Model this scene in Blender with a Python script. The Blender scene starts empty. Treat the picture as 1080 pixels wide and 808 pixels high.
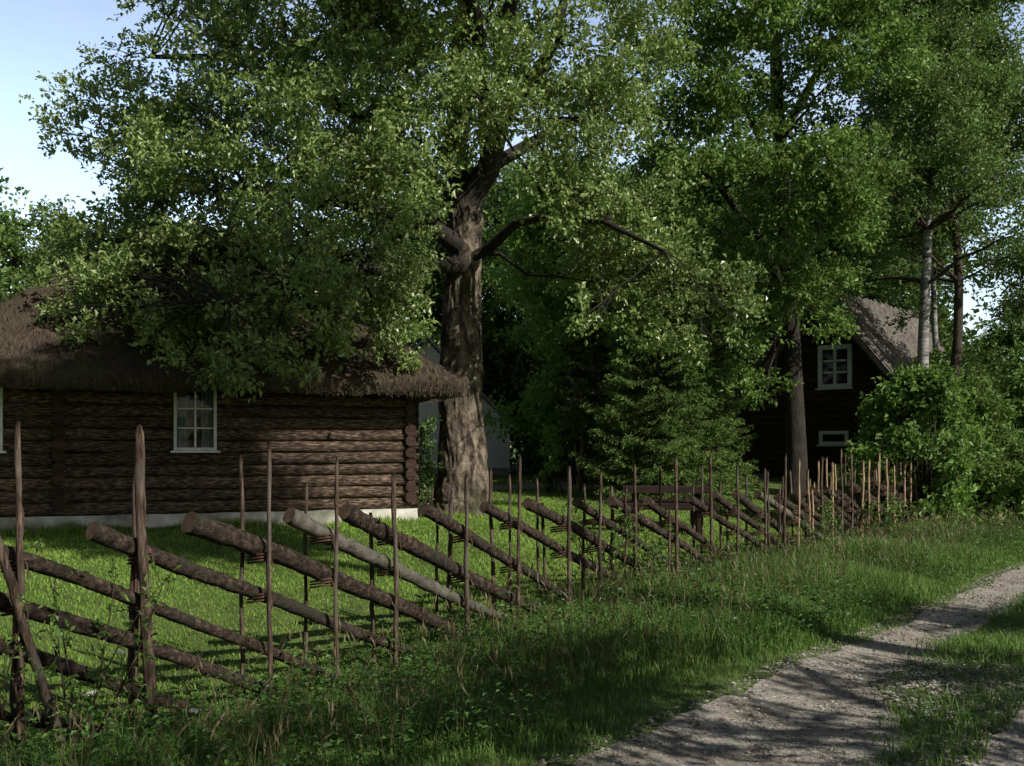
import bpy, math, random
import numpy as np
from mathutils import Vector, noise
random.seed(7); rng = np.random.default_rng(7)
R = math.radians
scene = bpy.context.scene
col = scene.collection

# ------------------------------------------------------------------ helpers
FX = 1050.0; HOR = 470.0; CAMZ = 1.65
def px(x, y, d):
    """point at depth d metres that lies along a measured sight line (survey of the place)"""
    return np.array([(x-540)/FX*d, d, CAMZ+(HOR-y)/FX*d])
P0 = np.array([-2.4, 6.4]); T = np.array([.62, .785]); T = T/np.linalg.norm(T); N2 = np.array([T[1], -T[0]])
def fr(s, v): return P0 + s*T + v*N2          # fence frame: s along the fence, v towards the track
def sst(a, b, x):
    t = np.clip((x-a)/(b-a), 0, 1); return t*t*(3-2*t)
def ground(x, y):
    x = np.asarray(x, float); y = np.asarray(y, float)
    s = (x-P0[0])*T[0]+(y-P0[1])*T[1]; v = (x-P0[0])*N2[0]+(y-P0[1])*N2[1]
    z = .3*sst(-.5, 7.5, -v) + .35*sst(20, 31, y)*sst(-3, 2.5, -v)
    z = z + .03*sst(6, 10, s)*np.exp(-((v-1.2)/.9)**2) - .05*np.exp(-((v-3.3)/.55)**2) - .05*np.exp(-((v-4.95)/.5)**2)
    z = z - .2*(1-sst(1.2, 4.3, s))*sst(-6, -1.5, v)*(1-sst(1.2, 2.6, v))
    z = z + .02*np.sin(x*1.3+.7*y)*np.cos(y*.9-x*.35) + .012*np.sin(3.1*x+1)*np.sin(2.7*y)
    return z
def gz(x, y): return float(ground(x, y))

def tag(o, label=None, cat=None, group=None, kind=None):
    if label: o['label'] = label
    if cat: o['category'] = cat
    if group: o['group'] = group
    if kind: o['kind'] = kind
    return o
def empty(name, loc, rz=0):
    o = bpy.data.objects.new(name, None); col.objects.link(o)
    o.location = loc; o.rotation_euler = (0, 0, rz); o.empty_display_size = .3
    return o
def mesh_np(name, verts, quads, m, parent=None, smooth=False):
    verts = np.asarray(verts, np.float32); quads = np.asarray(quads, np.int32)
    me = bpy.data.meshes.new(name)
    me.vertices.add(len(verts)); me.vertices.foreach_set('co', verts.ravel())
    k = quads.shape[1]; n = len(quads)
    me.loops.add(n*k); me.loops.foreach_set('vertex_index', quads.ravel())
    me.polygons.add(n); me.polygons.foreach_set('loop_start', np.arange(n, dtype=np.int32)*k)
    me.polygons.foreach_set('use_smooth', np.full(n, smooth))
    me.update(calc_edges=True)
    if m: me.materials.append(m)
    o = bpy.data.objects.new(name, me); col.objects.link(o)
    if parent: o.parent = parent
    return o

class MB:
    def __init__(s): s.v = []; s.f = []; s.mi = []; s.sm = []
    def face(s, idx, mi=0, sm=False): s.f.append(idx); s.mi.append(mi); s.sm.append(sm)
    def box(s, c, d, rz=0, jit=0, mi=0, M=None):
        b = len(s.v); ca, sa = math.cos(rz), math.sin(rz)
        for k in range(8):
            x = (d[0]/2)*(1 if k & 1 else -1); y = (d[1]/2)*(1 if k & 2 else -1); z = (d[2]/2)*(1 if k & 4 else -1)
            x += random.uniform(-jit, jit); y += random.uniform(-jit, jit); z += random.uniform(-jit, jit)
            s.v.append((c[0]+x*ca-y*sa, c[1]+x*sa+y*ca, c[2]+z))
        for q in ((0,2,3,1),(4,5,7,6),(0,1,5,4),(2,6,7,3),(0,4,6,2),(1,3,7,5)): s.face([b+i for i in q], mi)
    def tube(s, pts, rad, sides=8, rough=0, mi=0, cap=-1, nf=6.0, flat=1.0, ridge=0):
        pts = [Vector(p) for p in pts]; b = len(s.v); n = len(pts)
        up = Vector((0, 0, 1)); t0 = (pts[-1]-pts[0]).normalized()
        ref = up if abs(t0.z) < .9 else Vector((0, 1, 0))
        off = random.random()*50
        for i, p in enumerate(pts):
            t = (pts[min(i+1, n-1)]-pts[max(i-1, 0)]).normalized()
            a = t.cross(ref).normalized(); c = a.cross(t)
            for k in range(sides):
                th = 2*math.pi*k/sides; r = rad[i]
                if rough:
                    r *= 1+rough*noise.noise(Vector((math.cos(th)*1.3+off, math.sin(th)*1.3, i*nf/n*1.7+off)))*2
                if ridge:
                    q_ = noise.noise(Vector((math.cos(th)*5.5+off, math.sin(th)*5.5, i*.085))); q2 = noise.noise(Vector((math.cos(th)*11, math.sin(th)*11+off, i*.22)))
                    r *= 1+ridge*(abs(q_)*2.2+abs(q2)*1.1-.6)
                s.v.append(tuple(p+a*(math.cos(th)*r)+c*(math.sin(th)*r*flat)))
        for i in range(n-1):
            for k in range(sides):
                k2 = (k+1) % sides
                s.face([b+i*sides+k, b+i*sides+k2, b+(i+1)*sides+k2, b+(i+1)*sides+k], mi, True)
        if cap != -2:
            cm = mi if cap == -1 else cap
            s.face([b+k for k in range(sides)], cm); s.face([b+(n-1)*sides+k for k in range(sides)][::-1], cm)
    def poly(s, pts, mi=0):
        b = len(s.v); s.v += [tuple(p) for p in pts]; s.face(list(range(b, b+len(pts))), mi)
    def build(s, name, mats, parent=None):
        me = bpy.data.meshes.new(name); me.from_pydata(s.v, [], s.f)
        me.polygons.foreach_set('material_index', s.mi); me.polygons.foreach_set('use_smooth', s.sm)
        for m in (mats if isinstance(mats, (list, tuple)) else [mats]): me.materials.append(m)
        me.update(); o = bpy.data.objects.new(name, me); col.objects.link(o)
        if parent: o.parent = parent
        return o

# ------------------------------------------------------------------ materials
def mat(name):
    m = bpy.data.materials.new(name); m.use_nodes = True
    nt = m.node_tree; nt.nodes.clear()
    return m, nt, nt.nodes.new('ShaderNodeOutputMaterial')
def nd(nt, t, **kw):
    n = nt.nodes.new(t)
    for k, v in kw.items():
        if k in n.inputs.keys(): n.inputs[k].default_value = v
        else: setattr(n, k, v)
    return n
def ramp(nt, fac, stops):
    r = nt.nodes.new('ShaderNodeValToRGB'); e = r.color_ramp.elements
    while len(e) < len(stops): e.new(.5)
    for i, (p, c) in enumerate(stops): e[i].position = p; e[i].color = (*c, 1)
    nt.links.new(fac, r.inputs[0]); return r.outputs[0]
def coords(nt, scale, obj=True):
    tc = nt.nodes.new('ShaderNodeTexCoord'); mp = nt.nodes.new('ShaderNodeMapping')
    mp.inputs['Scale'].default_value = scale
    nt.links.new(tc.outputs['Object' if obj else 'Generated'], mp.inputs[0]); return mp.outputs[0]
def surf(name, stops, scale=(1,1,1), nscale=5, detail=6, rough=.85, bump=.4, bdist=.02, dist=0, island=0, bscale=None, spec=.25, patch=None):
    m, nt, out = mat(name); L = nt.links.new
    c = coords(nt, scale)
    n = nd(nt, 'ShaderNodeTexNoise', Scale=nscale, Detail=detail, Roughness=.62, Distortion=dist); L(c, n.inputs[0])
    cc = ramp(nt, n.outputs[0], stops)
    if patch:   # large scale patches of another tint (moss, dirt)
        tc = nt.nodes.new('ShaderNodeTexCoord')
        n3 = nd(nt, 'ShaderNodeTexNoise', Scale=patch[0], Detail=4.0); L(tc.outputs['Object'], n3.inputs[0])
        f = ramp(nt, n3.outputs[0], [(patch[1], (0,0,0)), (patch[2], (1,1,1))])
        mx = nd(nt, 'ShaderNodeMix', data_type='RGBA'); L(f, mx.inputs[0]); L(cc, mx.inputs[6]); mx.inputs[7].default_value = (*patch[3], 1)
        cc = mx.outputs[2]
    if island:
        g = nt.nodes.new('ShaderNodeNewGeometry')
        mr = nd(nt, 'ShaderNodeMapRange'); mr.inputs[3].default_value = 1-island; mr.inputs[4].default_value = 1+island
        L(g.outputs['Random Per Island'], mr.inputs[0])
        hs = nt.nodes.new('ShaderNodeHueSaturation'); L(mr.outputs[0], hs.inputs['Value']); L(cc, hs.inputs['Color']); cc = hs.outputs[0]
    p = nd(nt, 'ShaderNodeBsdfPrincipled', Roughness=rough); p.inputs['Specular IOR Level'].default_value = spec
    L(cc, p.inputs['Base Color'])
    if bump:
        n2 = nd(nt, 'ShaderNodeTexNoise', Scale=bscale or nscale*1.7, Detail=8.0, Roughness=.7, Distortion=dist); L(c, n2.inputs[0])
        b = nd(nt, 'ShaderNodeBump', Strength=bump, Distance=bdist); L(n2.outputs[0], b.inputs['Height']); L(b.outputs[0], p.inputs['Normal'])
    L(p.outputs[0], out.inputs[0]); return m
def leafmat(name, c1, c2, c3, trans=.35, rough=.5, spec=.35, nscale=.55, tint=(.55,.75,.12)):
    m, nt, out = mat(name); L = nt.links.new
    g = nt.nodes.new('ShaderNodeNewGeometry')
    cc = ramp(nt, g.outputs['Random Per Island'], [(0, c1), (.5, c2), (1, c3)])
    tc = nt.nodes.new('ShaderNodeTexCoord'); n = nd(nt, 'ShaderNodeTexNoise', Scale=nscale, Detail=3.0); L(tc.outputs['Object'], n.inputs[0])
    mr = nd(nt, 'ShaderNodeMapRange'); mr.inputs[1].default_value = .3; mr.inputs[2].default_value = .7; mr.inputs[3].default_value = .7; mr.inputs[4].default_value = 1.3
    L(n.outputs[0], mr.inputs[0])
    hs = nt.nodes.new('ShaderNodeHueSaturation'); L(mr.outputs[0], hs.inputs['Value']); L(cc, hs.inputs['Color'])
    p = nd(nt, 'ShaderNodeBsdfPrincipled', Roughness=rough); p.inputs['Specular IOR Level'].default_value = spec
    L(hs.outputs[0], p.inputs['Base Color'])
    t = nt.nodes.new('ShaderNodeBsdfTranslucent')
    mx = nd(nt, 'ShaderNodeMix', data_type='RGBA'); mx.inputs[0].default_value = .35
    L(hs.outputs[0], mx.inputs[6]); mx.inputs[7].default_value = (tint[0]*.3, tint[1]*.3, tint[2]*.3, 1)
    L(mx.outputs[2], t.inputs[0])
    ms = nt.nodes.new('ShaderNodeMixShader'); ms.inputs[0].default_value = trans
    L(p.outputs[0], ms.inputs[1]); L(t.outputs[0], ms.inputs[2]); L(ms.outputs[0], out.inputs[0]); return m

M = {}
M['oak_leaf'] = leafmat('oak_leaf', (.15,.225,.055), (.24,.34,.09), (.38,.47,.18), rough=.38, spec=.7)
M['maple_leaf'] = leafmat('maple_leaf', (.10,.175,.038), (.17,.28,.06), (.28,.41,.12), trans=.4)
M['bright_leaf'] = leafmat('bright_leaf', (.17,.31,.05), (.25,.42,.08), (.34,.5,.12), trans=.4)
M['birch_leaf'] = leafmat('birch_leaf', (.10,.17,.045), (.16,.25,.07), (.23,.34,.11), trans=.35)
M['far_leaf'] = leafmat('far_leaf', (.09,.165,.035), (.14,.23,.05), (.2,.3,.08), trans=.3)
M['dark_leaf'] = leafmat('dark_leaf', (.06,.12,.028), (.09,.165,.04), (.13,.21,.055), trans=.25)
M['bush_leaf'] = leafmat('bush_leaf', (.10,.2,.04), (.16,.29,.06), (.24,.38,.1), trans=.4)
M['needle'] = leafmat('needle', (.09,.155,.04), (.15,.235,.06), (.22,.31,.09), trans=.2, spec=.2)
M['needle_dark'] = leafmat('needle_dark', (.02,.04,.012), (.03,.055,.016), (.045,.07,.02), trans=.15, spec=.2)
M['grass'] = leafmat('grass', (.075,.16,.03), (.12,.235,.045), (.22,.3,.085), trans=.3, nscale=.9)
M['lawn'] = leafmat('lawn', (.16,.28,.04), (.22,.36,.055), (.3,.43,.08), trans=.35, nscale=.6)
M['dry'] = leafmat('dry', (.12,.09,.05), (.17,.13,.07), (.14,.13,.06), trans=.2)
M['petal'] = leafmat('petal', (.6,.6,.55), (.7,.7,.65), (.75,.75,.7), trans=.3, tint=(1,1,1))
M['weed'] = leafmat('weed', (.06,.14,.03), (.085,.19,.04), (.12,.24,.055), trans=.4)
M['ground'] = surf('ground', [(.3,(.06,.08,.025)), (.5,(.10,.15,.035)), (.7,(.14,.19,.055))], nscale=3, bump=.8, bdist=.03, bscale=25)
M['gravel'] = surf('gravel', [(.34,(.16,.143,.12)), (.5,(.35,.315,.27)), (.62,(.52,.48,.42))], nscale=34, detail=12, bump=1.0, bdist=.012, bscale=70, patch=(1.6,.48,.68,(.24,.2,.15)))
M['sand'] = surf('sand', [(.3,(.2,.16,.11)), (.7,(.34,.28,.2))], nscale=6, bump=.3)
M['stone'] = surf('stone', [(.3,(.2,.185,.16)), (.6,(.32,.3,.26)), (.8,(.48,.45,.4))], nscale=2, bump=.3, island=.45)
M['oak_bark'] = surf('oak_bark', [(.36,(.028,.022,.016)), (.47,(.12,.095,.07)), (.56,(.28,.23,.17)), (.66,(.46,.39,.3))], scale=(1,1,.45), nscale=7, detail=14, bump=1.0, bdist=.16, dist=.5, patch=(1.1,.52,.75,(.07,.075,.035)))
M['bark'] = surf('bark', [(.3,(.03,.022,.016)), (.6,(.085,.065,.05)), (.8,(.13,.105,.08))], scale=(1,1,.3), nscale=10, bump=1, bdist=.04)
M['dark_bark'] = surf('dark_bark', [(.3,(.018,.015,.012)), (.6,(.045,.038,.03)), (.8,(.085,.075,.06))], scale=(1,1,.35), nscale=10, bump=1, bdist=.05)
M['rail_bark'] = surf('rail_bark', [(.34,(.018,.012,.009)), (.47,(.045,.031,.023)), (.58,(.095,.067,.049)), (.7,(.2,.15,.112))], scale=(1,1,1), nscale=24, detail=12, bump=1, bdist=.05, bscale=35, patch=(2.5,.52,.68,(.05,.048,.036)))
M['grey_bark'] = surf('grey_bark', [(.28,(.05,.045,.035)), (.5,(.11,.10,.08)), (.75,(.2,.18,.15))], nscale=9, detail=12, bump=1, bdist=.025, patch=(2,.5,.7,(.09,.11,.06)))
M['cut'] = surf('cut', [(.3,(.06,.038,.025)), (.7,(.15,.10,.068))], nscale=12, bump=.4)
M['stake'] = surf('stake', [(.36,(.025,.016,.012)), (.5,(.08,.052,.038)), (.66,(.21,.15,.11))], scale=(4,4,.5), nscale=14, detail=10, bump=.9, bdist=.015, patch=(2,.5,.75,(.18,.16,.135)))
M['sunlit_stake_pale_bark'] = surf('sunlit_stake_pale_bark', [(.28,(.16,.105,.065)), (.5,(.36,.25,.16)), (.75,(.58,.44,.3))], scale=(3,3,.6), nscale=8, detail=10, bump=.9, bdist=.015)  # sunshine on the far stakes painted in as a paler tone; also a pale bark
M['withe'] = surf('withe', [(.3,(.05,.03,.02)), (.7,(.14,.08,.05))], nscale=20, bump=.5)
M['logwall'] = surf('logwall', [(.36,(.014,.009,.006)), (.46,(.055,.037,.026)), (.56,(.16,.11,.077)), (.68,(.36,.265,.19))], scale=(.5,2,3.), nscale=16, detail=14, bump=1, bdist=.03, island=.35)
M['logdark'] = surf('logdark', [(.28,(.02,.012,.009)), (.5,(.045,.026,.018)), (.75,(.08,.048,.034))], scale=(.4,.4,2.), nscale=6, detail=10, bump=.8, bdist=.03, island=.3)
M['thatch'] = surf('thatch', [(.25,(.03,.022,.015)), (.5,(.085,.062,.042)), (.75,(.2,.148,.1))], scale=(7,1.5,1.5), nscale=4, detail=12, bump=1, bdist=.06, patch=(.8,.5,.7,(.085,.085,.045)))
M['straw'] = surf('straw', [(.3,(.035,.027,.02)), (.7,(.14,.108,.076))], nscale=4, bump=0, island=.6)
M['roofgrey'] = surf('roofgrey', [(.25,(.08,.07,.06)), (.5,(.2,.175,.155)), (.75,(.33,.295,.265))], scale=(1,1,1), nscale=7, detail=12, bump=1, bdist=.04)
M['plaster'] = surf('plaster', [(.3,(.4,.38,.33)), (.52,(.68,.65,.58)), (.8,(.8,.77,.7))], nscale=3, detail=10, bump=.8, bdist=.04, patch=(1.6,.45,.62,(.2,.2,.15)))
M['white'] = surf('white', [(.3,(.5,.52,.48)), (.6,(.72,.74,.70))], nscale=9, bump=.2, rough=.6)
M['palewall'] = surf('palewall', [(.3,(.78,.75,.68)), (.7,(.88,.86,.79))], scale=(8,8,.6), nscale=2, bump=.3)
M['greyroof2'] = surf('greyroof2', [(.3,(.2,.2,.2)), (.7,(.32,.32,.32))], nscale=5, bump=.3)
M['table'] = surf('table', [(.3,(.014,.009,.008)), (.7,(.042,.022,.018))], scale=(.6,4,4), nscale=6, bump=.6)
M['curtain'] = surf('curtain', [(.3,(.12,.15,.16)), (.7,(.24,.28,.28))], scale=(12,12,.5), nscale=3, bump=.3)
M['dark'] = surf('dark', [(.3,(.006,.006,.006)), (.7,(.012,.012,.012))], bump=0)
M['brick'] = surf('brick', [(.3,(.3,.29,.27)), (.7,(.5,.49,.46))], nscale=5, bump=.5)
# birch bark
m, nt, out = mat('birch_bark'); L = nt.links.new
c = coords(nt, (1, 1, 5)); n = nd(nt, 'ShaderNodeTexNoise', Scale=2.2, Detail=8.0, Roughness=.7); L(c, n.inputs[0])
cc = ramp(nt, n.outputs[0], [(.36, (.02,.018,.016)), (.46, (.16,.15,.14)), (.62, (.36,.35,.33))])
p = nd(nt, 'ShaderNodeBsdfPrincipled', Roughness=.7); L(cc, p.inputs['Base Color'])
b = nd(nt, 'ShaderNodeBump', Strength=.5, Distance=.03); L(n.outputs[0], b.inputs['Height']); L(b.outputs[0], p.inputs['Normal'])
L(p.outputs[0], out.inputs[0]); M['birch_bark'] = m
# window glass: see-through with a fresnel reflection
m, nt, out = mat('glass'); L = nt.links.new
fn = nd(nt, 'ShaderNodeFresnel', IOR=1.5); tr = nt.nodes.new('ShaderNodeBsdfTransparent'); tr.inputs[0].default_value = (.8,.86,.85,1)
gl = nd(nt, 'ShaderNodeBsdfGlossy', Roughness=.03); ms = nt.nodes.new('ShaderNodeMixShader')
ml = nd(nt, 'ShaderNodeMath', operation='MULTIPLY_ADD'); ml.inputs[1].default_value = .8; ml.inputs[2].default_value = .0
L(fn.outputs[0], ml.inputs[0]); L(ml.outputs[0], ms.inputs[0]); L(tr.outputs[0], ms.inputs[1]); L(gl.outputs[0], ms.inputs[2]); L(ms.outputs[0], out.inputs[0]); M['glass'] = m

# ------------------------------------------------------------------ leaves
def unit(a): return a/np.maximum(np.linalg.norm(a, axis=-1, keepdims=True), 1e-6)
def leaf_arrays(P, D, N, Ln, Wd, fold=.25, droop=.15):
    D = unit(D); N = unit(N - D*(N*D).sum(1, keepdims=True)); S = np.cross(D, N)
    Ln = np.asarray(Ln)[:, None]; Wd = np.asarray(Wd)[:, None]
    mid = P + D*Ln*.52
    V = np.empty((len(P), 4, 3), np.float32)
    V[:, 0] = P; V[:, 1] = mid+S*Wd*.5+N*Wd*fold; V[:, 2] = P+D*Ln-N*Ln*droop; V[:, 3] = mid-S*Wd*.5+N*Wd*fold
    return V.reshape(-1, 3)
def quads(nv): return np.arange(nv, dtype=np.int32).reshape(-1, 4)
def clump_leaves(c, r, n, leaf=.09, k=9, flat=.75, up=.9, outw=.6, tw=.3, g=None):
    """n leaves on little sprigs spread through an uneven blob of radius r"""
    g = g or rng
    ns = max(1, n//k)
    m_ = max(4, min(11, ns//9)); sd = unit(g.normal(size=(m_, 3)))*(g.random((m_, 1))**.4)*r*.86
    w_ = g.random(m_)+.35; pick = g.choice(m_, ns, p=w_/w_.sum())
    e_ = g.normal(size=(ns, 3))*r*.21; e_[:, 2] *= .62
    e_[:, 2] -= .5*(e_[:, 0]**2+e_[:, 1]**2)/r
    d2 = sd[pick]+e_; d = unit(d2); d2[:, 2] *= flat
    sc = np.asarray(c)+d2
    o = unit(d*outw+g.normal(size=(ns, 3))*.5+np.array([0, 0, .15]))
    t = np.tile(np.linspace(0, 1, k), ns); o_ = np.repeat(o, k, 0)
    P = np.repeat(sc, k, 0)+o_*(t*tw)[:, None]+g.normal(size=(ns*k, 3))*tw*.13
    side = g.normal(size=(ns*k, 3)); D = unit(o_*.7+side*.8)
    N = np.array([0, 0, up])+o_*.35+g.normal(size=(ns*k, 3))*.55
    L_ = leaf*g.uniform(.5, 1.4, ns*k)
    return leaf_arrays(P, D, N, L_, L_*.62)
def bez(a, b, bend=.15, n=6, g=random):
    a = np.array(a, float); b = np.array(b, float); L_ = np.linalg.norm(b-a)
    m_ = (a+b)/2+np.array([g.uniform(-1, 1), g.uniform(-1, 1), g.uniform(.0, 1)])*L_*bend
    t = np.linspace(0, 1, n)[:, None]
    return (1-t)**2*a+2*t*(1-t)*m_+t*t*b
def crooked(pts, amp):
    pts = np.array(pts, float); out = pts.copy()
    for i in range(1, len(pts)-1): out[i] += np.array([random.gauss(0, amp) for _ in range(3)])
    return out

def tree(name, label, cat, base, trunk, limbs, clumps, leafm, barkm, leaf=.09, group=None, bm=None, ridge=0, k=9, sides=12, tw=.3, rough=.0, up=.9, flat=.75):
    """trunk/limbs: lists of (points Nx3 relative to base, radii); clumps: (centre rel, r, n)"""
    root = empty(name, base); tag(root, label, cat, group)
    mb = MB(); nodes = []
    for i, (pts, rad) in enumerate([trunk]+limbs):
        mb.tube(pts, rad, sides if i == 0 else 8, rough=rough if i == 0 else .12, nf=9, mi=1 if (bm and i) else 0, ridge=ridge if i == 0 else ridge*.6)
        for q, rr in zip(pts, rad): nodes.append((np.array(q), rr, i))
    Q = np.array([q for q, _, i in nodes]); RR = np.array([r for _, r, _ in nodes]); IT = np.array([1.5 if (i == 0 and limbs) else 0 for _, _, i in nodes])
    zmin = trunk[0][-1][2]*.25
    V = []
    for (c, r, n) in clumps:
        c = np.array(c, float)
        d = np.linalg.norm(Q-c, axis=1)+np.where(Q[:, 2] > c[2]+.3, 3, 0)+np.where(Q[:, 2] < zmin, 50, 0)+IT
        j = int(np.argmin(d)); a = Q[j]; r0 = min(RR[j]*.5, .02+.014*np.linalg.norm(a-c)) if bm else min(RR[j]*.6, .02+.011*np.linalg.norm(a-c))
        pts = crooked(bez(a, c, .12, 7), .05*np.linalg.norm(a-c)*.3)
        mb.tube(pts, np.linspace(r0, .012, 7), 5, mi=1 if bm else 0)
        for _ in range(5):
            e = c+unit(rng.normal(size=3))*r*.85*np.array([1, 1, flat])
            mb.tube(bez(pts[random.choice([3, 4, 5, 6])], e, .15, 4), [.012, .009, .006, .003], 4, mi=1 if bm else 0)
        V.append(clump_leaves(c, r, n, leaf, k, tw=tw, up=up, flat=flat))
    mb.build('trunk', [barkm, bm] if bm else barkm, root)
    V = np.concatenate(V)
    mesh_np('crown', V, quads(len(V)), leafm, root)
    return root
def copy_tree(src, loc, rz, sc, label, group=None):
    r = src.copy(); col.objects.link(r); r.location = loc; r.rotation_euler = (0, 0, rz); r.scale = sc if isinstance(sc, tuple) else (sc,)*3
    r['label'] = label
    for ch in src.children:
        c_ = ch.copy(); col.objects.link(c_); c_.parent = r
    return r

# ------------------------------------------------------------------ ground sheet and track
xs = np.concatenate([[-600,-300,-150,-80,-50], np.arange(-32, -8, 1.0), np.arange(-8, 16, .2), np.arange(16, 40, 1.0), [50,80,150,300,600]])
ys = np.concatenate([[-600,-200,-80,-40,-20], np.arange(-12, 2, 1.), np.arange(2, 22, .2), np.arange(22, 60, 1.), [70,90,150,300,700]])
X, Y = np.meshgrid(xs, ys); Z = ground(X, Y)
V = np.stack([X, Y, Z], -1).reshape(-1, 3); nx, ny = len(xs), len(ys)
i, j = np.meshgrid(np.arange(nx-1), np.arange(ny-1)); q = (j*nx+i).ravel()
mesh_np('lawn', V, np.stack([q, q+1, q+nx+1, q+nx], 1), M['ground'], smooth=True)['kind'] = 'structure'

def nz(a, b, s=1.0): return noise.noise(Vector((a*s, b*s, 3.3)))
def rut_edges(s):
    l1 = 2.9+.10*nz(s, 0, 1.3)+.06*nz(s, 5, 4); 
    r1 = 3.54+.66*float(1-sst(2.0, 3.6, s))+.12*nz(s, 9, 1.1)+.06*nz(s, 2, 5)
    l2 = 4.47+.12*nz(s, 20, 1.2)+.05*nz(s, 8, 4); r2 = 5.45+.12*nz(s, 30, 1.1)
    return l1, r1, l2, r2
def strip(name, e0, e1, m, s0=-8, s1=34, ds=.12, nc=7):
    vs = []; ss = np.arange(s0, s1, ds)
    for s in ss:
        e = rut_edges(s); a, b = e[e0], e[e1]
        for c_ in range(nc):
            v = a+(b-a)*c_/(nc-1); p = fr(s, v); vs.append((p[0], p[1], gz(*p)+.012+.008*nz(p[0], p[1], 3)))
    i, j = np.meshgrid(np.arange(nc-1), np.arange(len(ss)-1)); q = (j*nc+i).ravel()
    return mesh_np(name, vs, np.stack([q, q+1, q+nc+1, q+nc], 1), m, smooth=True)
strip('gravel_track', 0, 1, M['gravel'], nc=12)['kind'] = 'structure'
strip('gravel_track', 2, 3, M['gravel'], nc=9)['kind'] = 'structure'
# sandy footpath across the far lawn
vs = []
for k, xx in enumerate(np.linspace(-14, 3.2, 60)):
    yc = 26.5+.5*math.sin(xx*.5)
    for w in (-.9, -.45, 0, .45, .9):
        yy = yc+w+.2*nz(xx, w, 1.5); vs.append((xx, yy, gz(xx, yy)+.03))
i, j = np.meshgrid(np.arange(4), np.arange(59)); q = (j*5+i).ravel()
mesh_np('footpath', vs, np.stack([q, q+1, q+6, q+5], 1), M['sand'], smooth=True)['kind'] = 'structure'

# ------------------------------------------------------------------ grass
def blades(P, h, w, lean, g=rng):
    n = len(P); a = g.uniform(0, 2*np.pi, n); b = g.uniform(0, 2*np.pi, n)
    S = np.stack([np.cos(a), np.sin(a), np.zeros(n)], 1)*(w/2)[:, None]
    D = np.stack([np.cos(b), np.sin(b), np.zeros(n)], 1)
    l = lean[:, None]; H = h[:, None]; Zv = np.array([0, 0, 1.])
    m1 = P+D*l*H*.18+Zv*H*.5; tp = P+D*l*H*.8+Zv*H*(1-.35*l)
    V = np.empty((n, 6, 3), np.float32)
    V[:, 0] = P-S; V[:, 1] = P+S; V[:, 2] = m1+S*.8; V[:, 3] = m1-S*.8; V[:, 4] = tp+S*.12; V[:, 5] = tp-S*.12
    o = (np.arange(n)*6)[:, None]
    F = np.concatenate([o+np.array([0, 1, 2, 3]), o+np.array([3, 2, 4, 5])], 0)
    return V.reshape(-1, 3), F
def scatter(n, s0, s1, v0, v1, g=rng, pw=1.0):
    s = s0+(s1-s0)*g.random(n)**pw; v = g.uniform(v0, v1, n)
    x = P0[0]+s*T[0]+v*N2[0]; y = P0[1]+s*T[1]+v*N2[1]
    return s, v, x, y
def vnoise(x, y, f, ph=0):
    return (np.sin(x*f+ph+1.7*np.sin(y*f*.7+ph))+np.cos(y*f*1.3-ph+1.3*np.sin(x*f*.9)))*.25+.5
# tall verge grass
s, v, x, y = scatter(190000, -5.5, 20, -.5, 3.0, pw=1.25)
edge = sst(2.95, 2.2, v)*.8+.2
h = (.10+.30*vnoise(x, y, 1.7)*rng.uniform(.5, 1.3, len(x)))*edge*(1-.35*sst(8, 18, s))*(.55+.45*sst(-.5, .3, v))
h *= (.8+.35*np.exp(-((v-.9)/.5)**2)*sst(0, 3, s))*(.55+.45*sst(2, 5, s)+.25*np.exp(-((v-.9)/.8)**2)*(1-sst(0,3,s)))
keep = rng.random(len(x)) < (.55+.6*vnoise(x, y, 2.6, 2))*(.12+.88*sst(3.1, 2.5, v+.25*(vnoise(x, y, 5, 1)-.5)))
x, y, h, v, s = x[keep], y[keep], h[keep], v[keep], s[keep]
V, F = blades(np.stack([x, y, ground(x, y)], 1), h, rng.uniform(.004, .009, len(x))*(1+.06*np.clip(s, 0, 20)), rng.uniform(.1, 1.1, len(x)))
tag(mesh_np('verge_grass', V, F, M['grass']), 'long uncut green grass growing between the fence and the gravel track', 'grass', kind='stuff')
# dry seed stalks in the verge
s, v, x, y = scatter(3200, -5, 16, -.2, 2.3)
h = rng.uniform(.35, .7, len(x))*(.7+.3*vnoise(x, y, 2)); P = np.stack([x, y, ground(x, y)], 1)
V, F = blades(P, h, np.full(len(x), .0035), rng.uniform(.1, .6, len(x)))
a = V.reshape(-1, 6, 3)[:, 4]; D = rng.normal(size=(len(a), 3))*.4+np.array([0, 0, 1.])
W = leaf_arrays(a-np.array([0, 0, .05]), D, rng.normal(size=(len(a), 3)), np.full(len(a), .11), np.full(len(a), .012))
F = np.concatenate([F, quads(len(W))+len(V)]); V = np.concatenate([V, W])
tag(mesh_np('seed_stalks', V, F, M['dry']), 'thin dry seed heads standing above the verge grass', 'dry grass', kind='stuff')
# lawn
s, v, x, y = scatter(330000, -5, 20, -16, -.1)
dd = y; keep = rng.random(len(x)) < np.clip(11/dd, .2, 1)
keep &= (np.abs(x/dd) < .62)
x, y = x[keep], y[keep]
h = rng.uniform(.025, .06, len(x))*(.7+.6*vnoise(x, y, .9)); 
V, F = blades(np.stack([x, y, ground(x, y)], 1), h, rng.uniform(.006, .012, len(x))*np.clip(y/9, 1, 2), rng.uniform(.3, 1.2, len(x)))
tag(mesh_np('mown_grass', V, F, M['lawn']), 'short mown grass of the sunlit lawn behind the fence', 'grass', kind='stuff')
# far lawn
x = rng.uniform(-6, 13, 50000); y = rng.uniform(18, 32, 50000)
ok = ((x-P0[0])*N2[0]+(y-P0[1])*N2[1]) < -.2; x, y = x[ok], y[ok]
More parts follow.
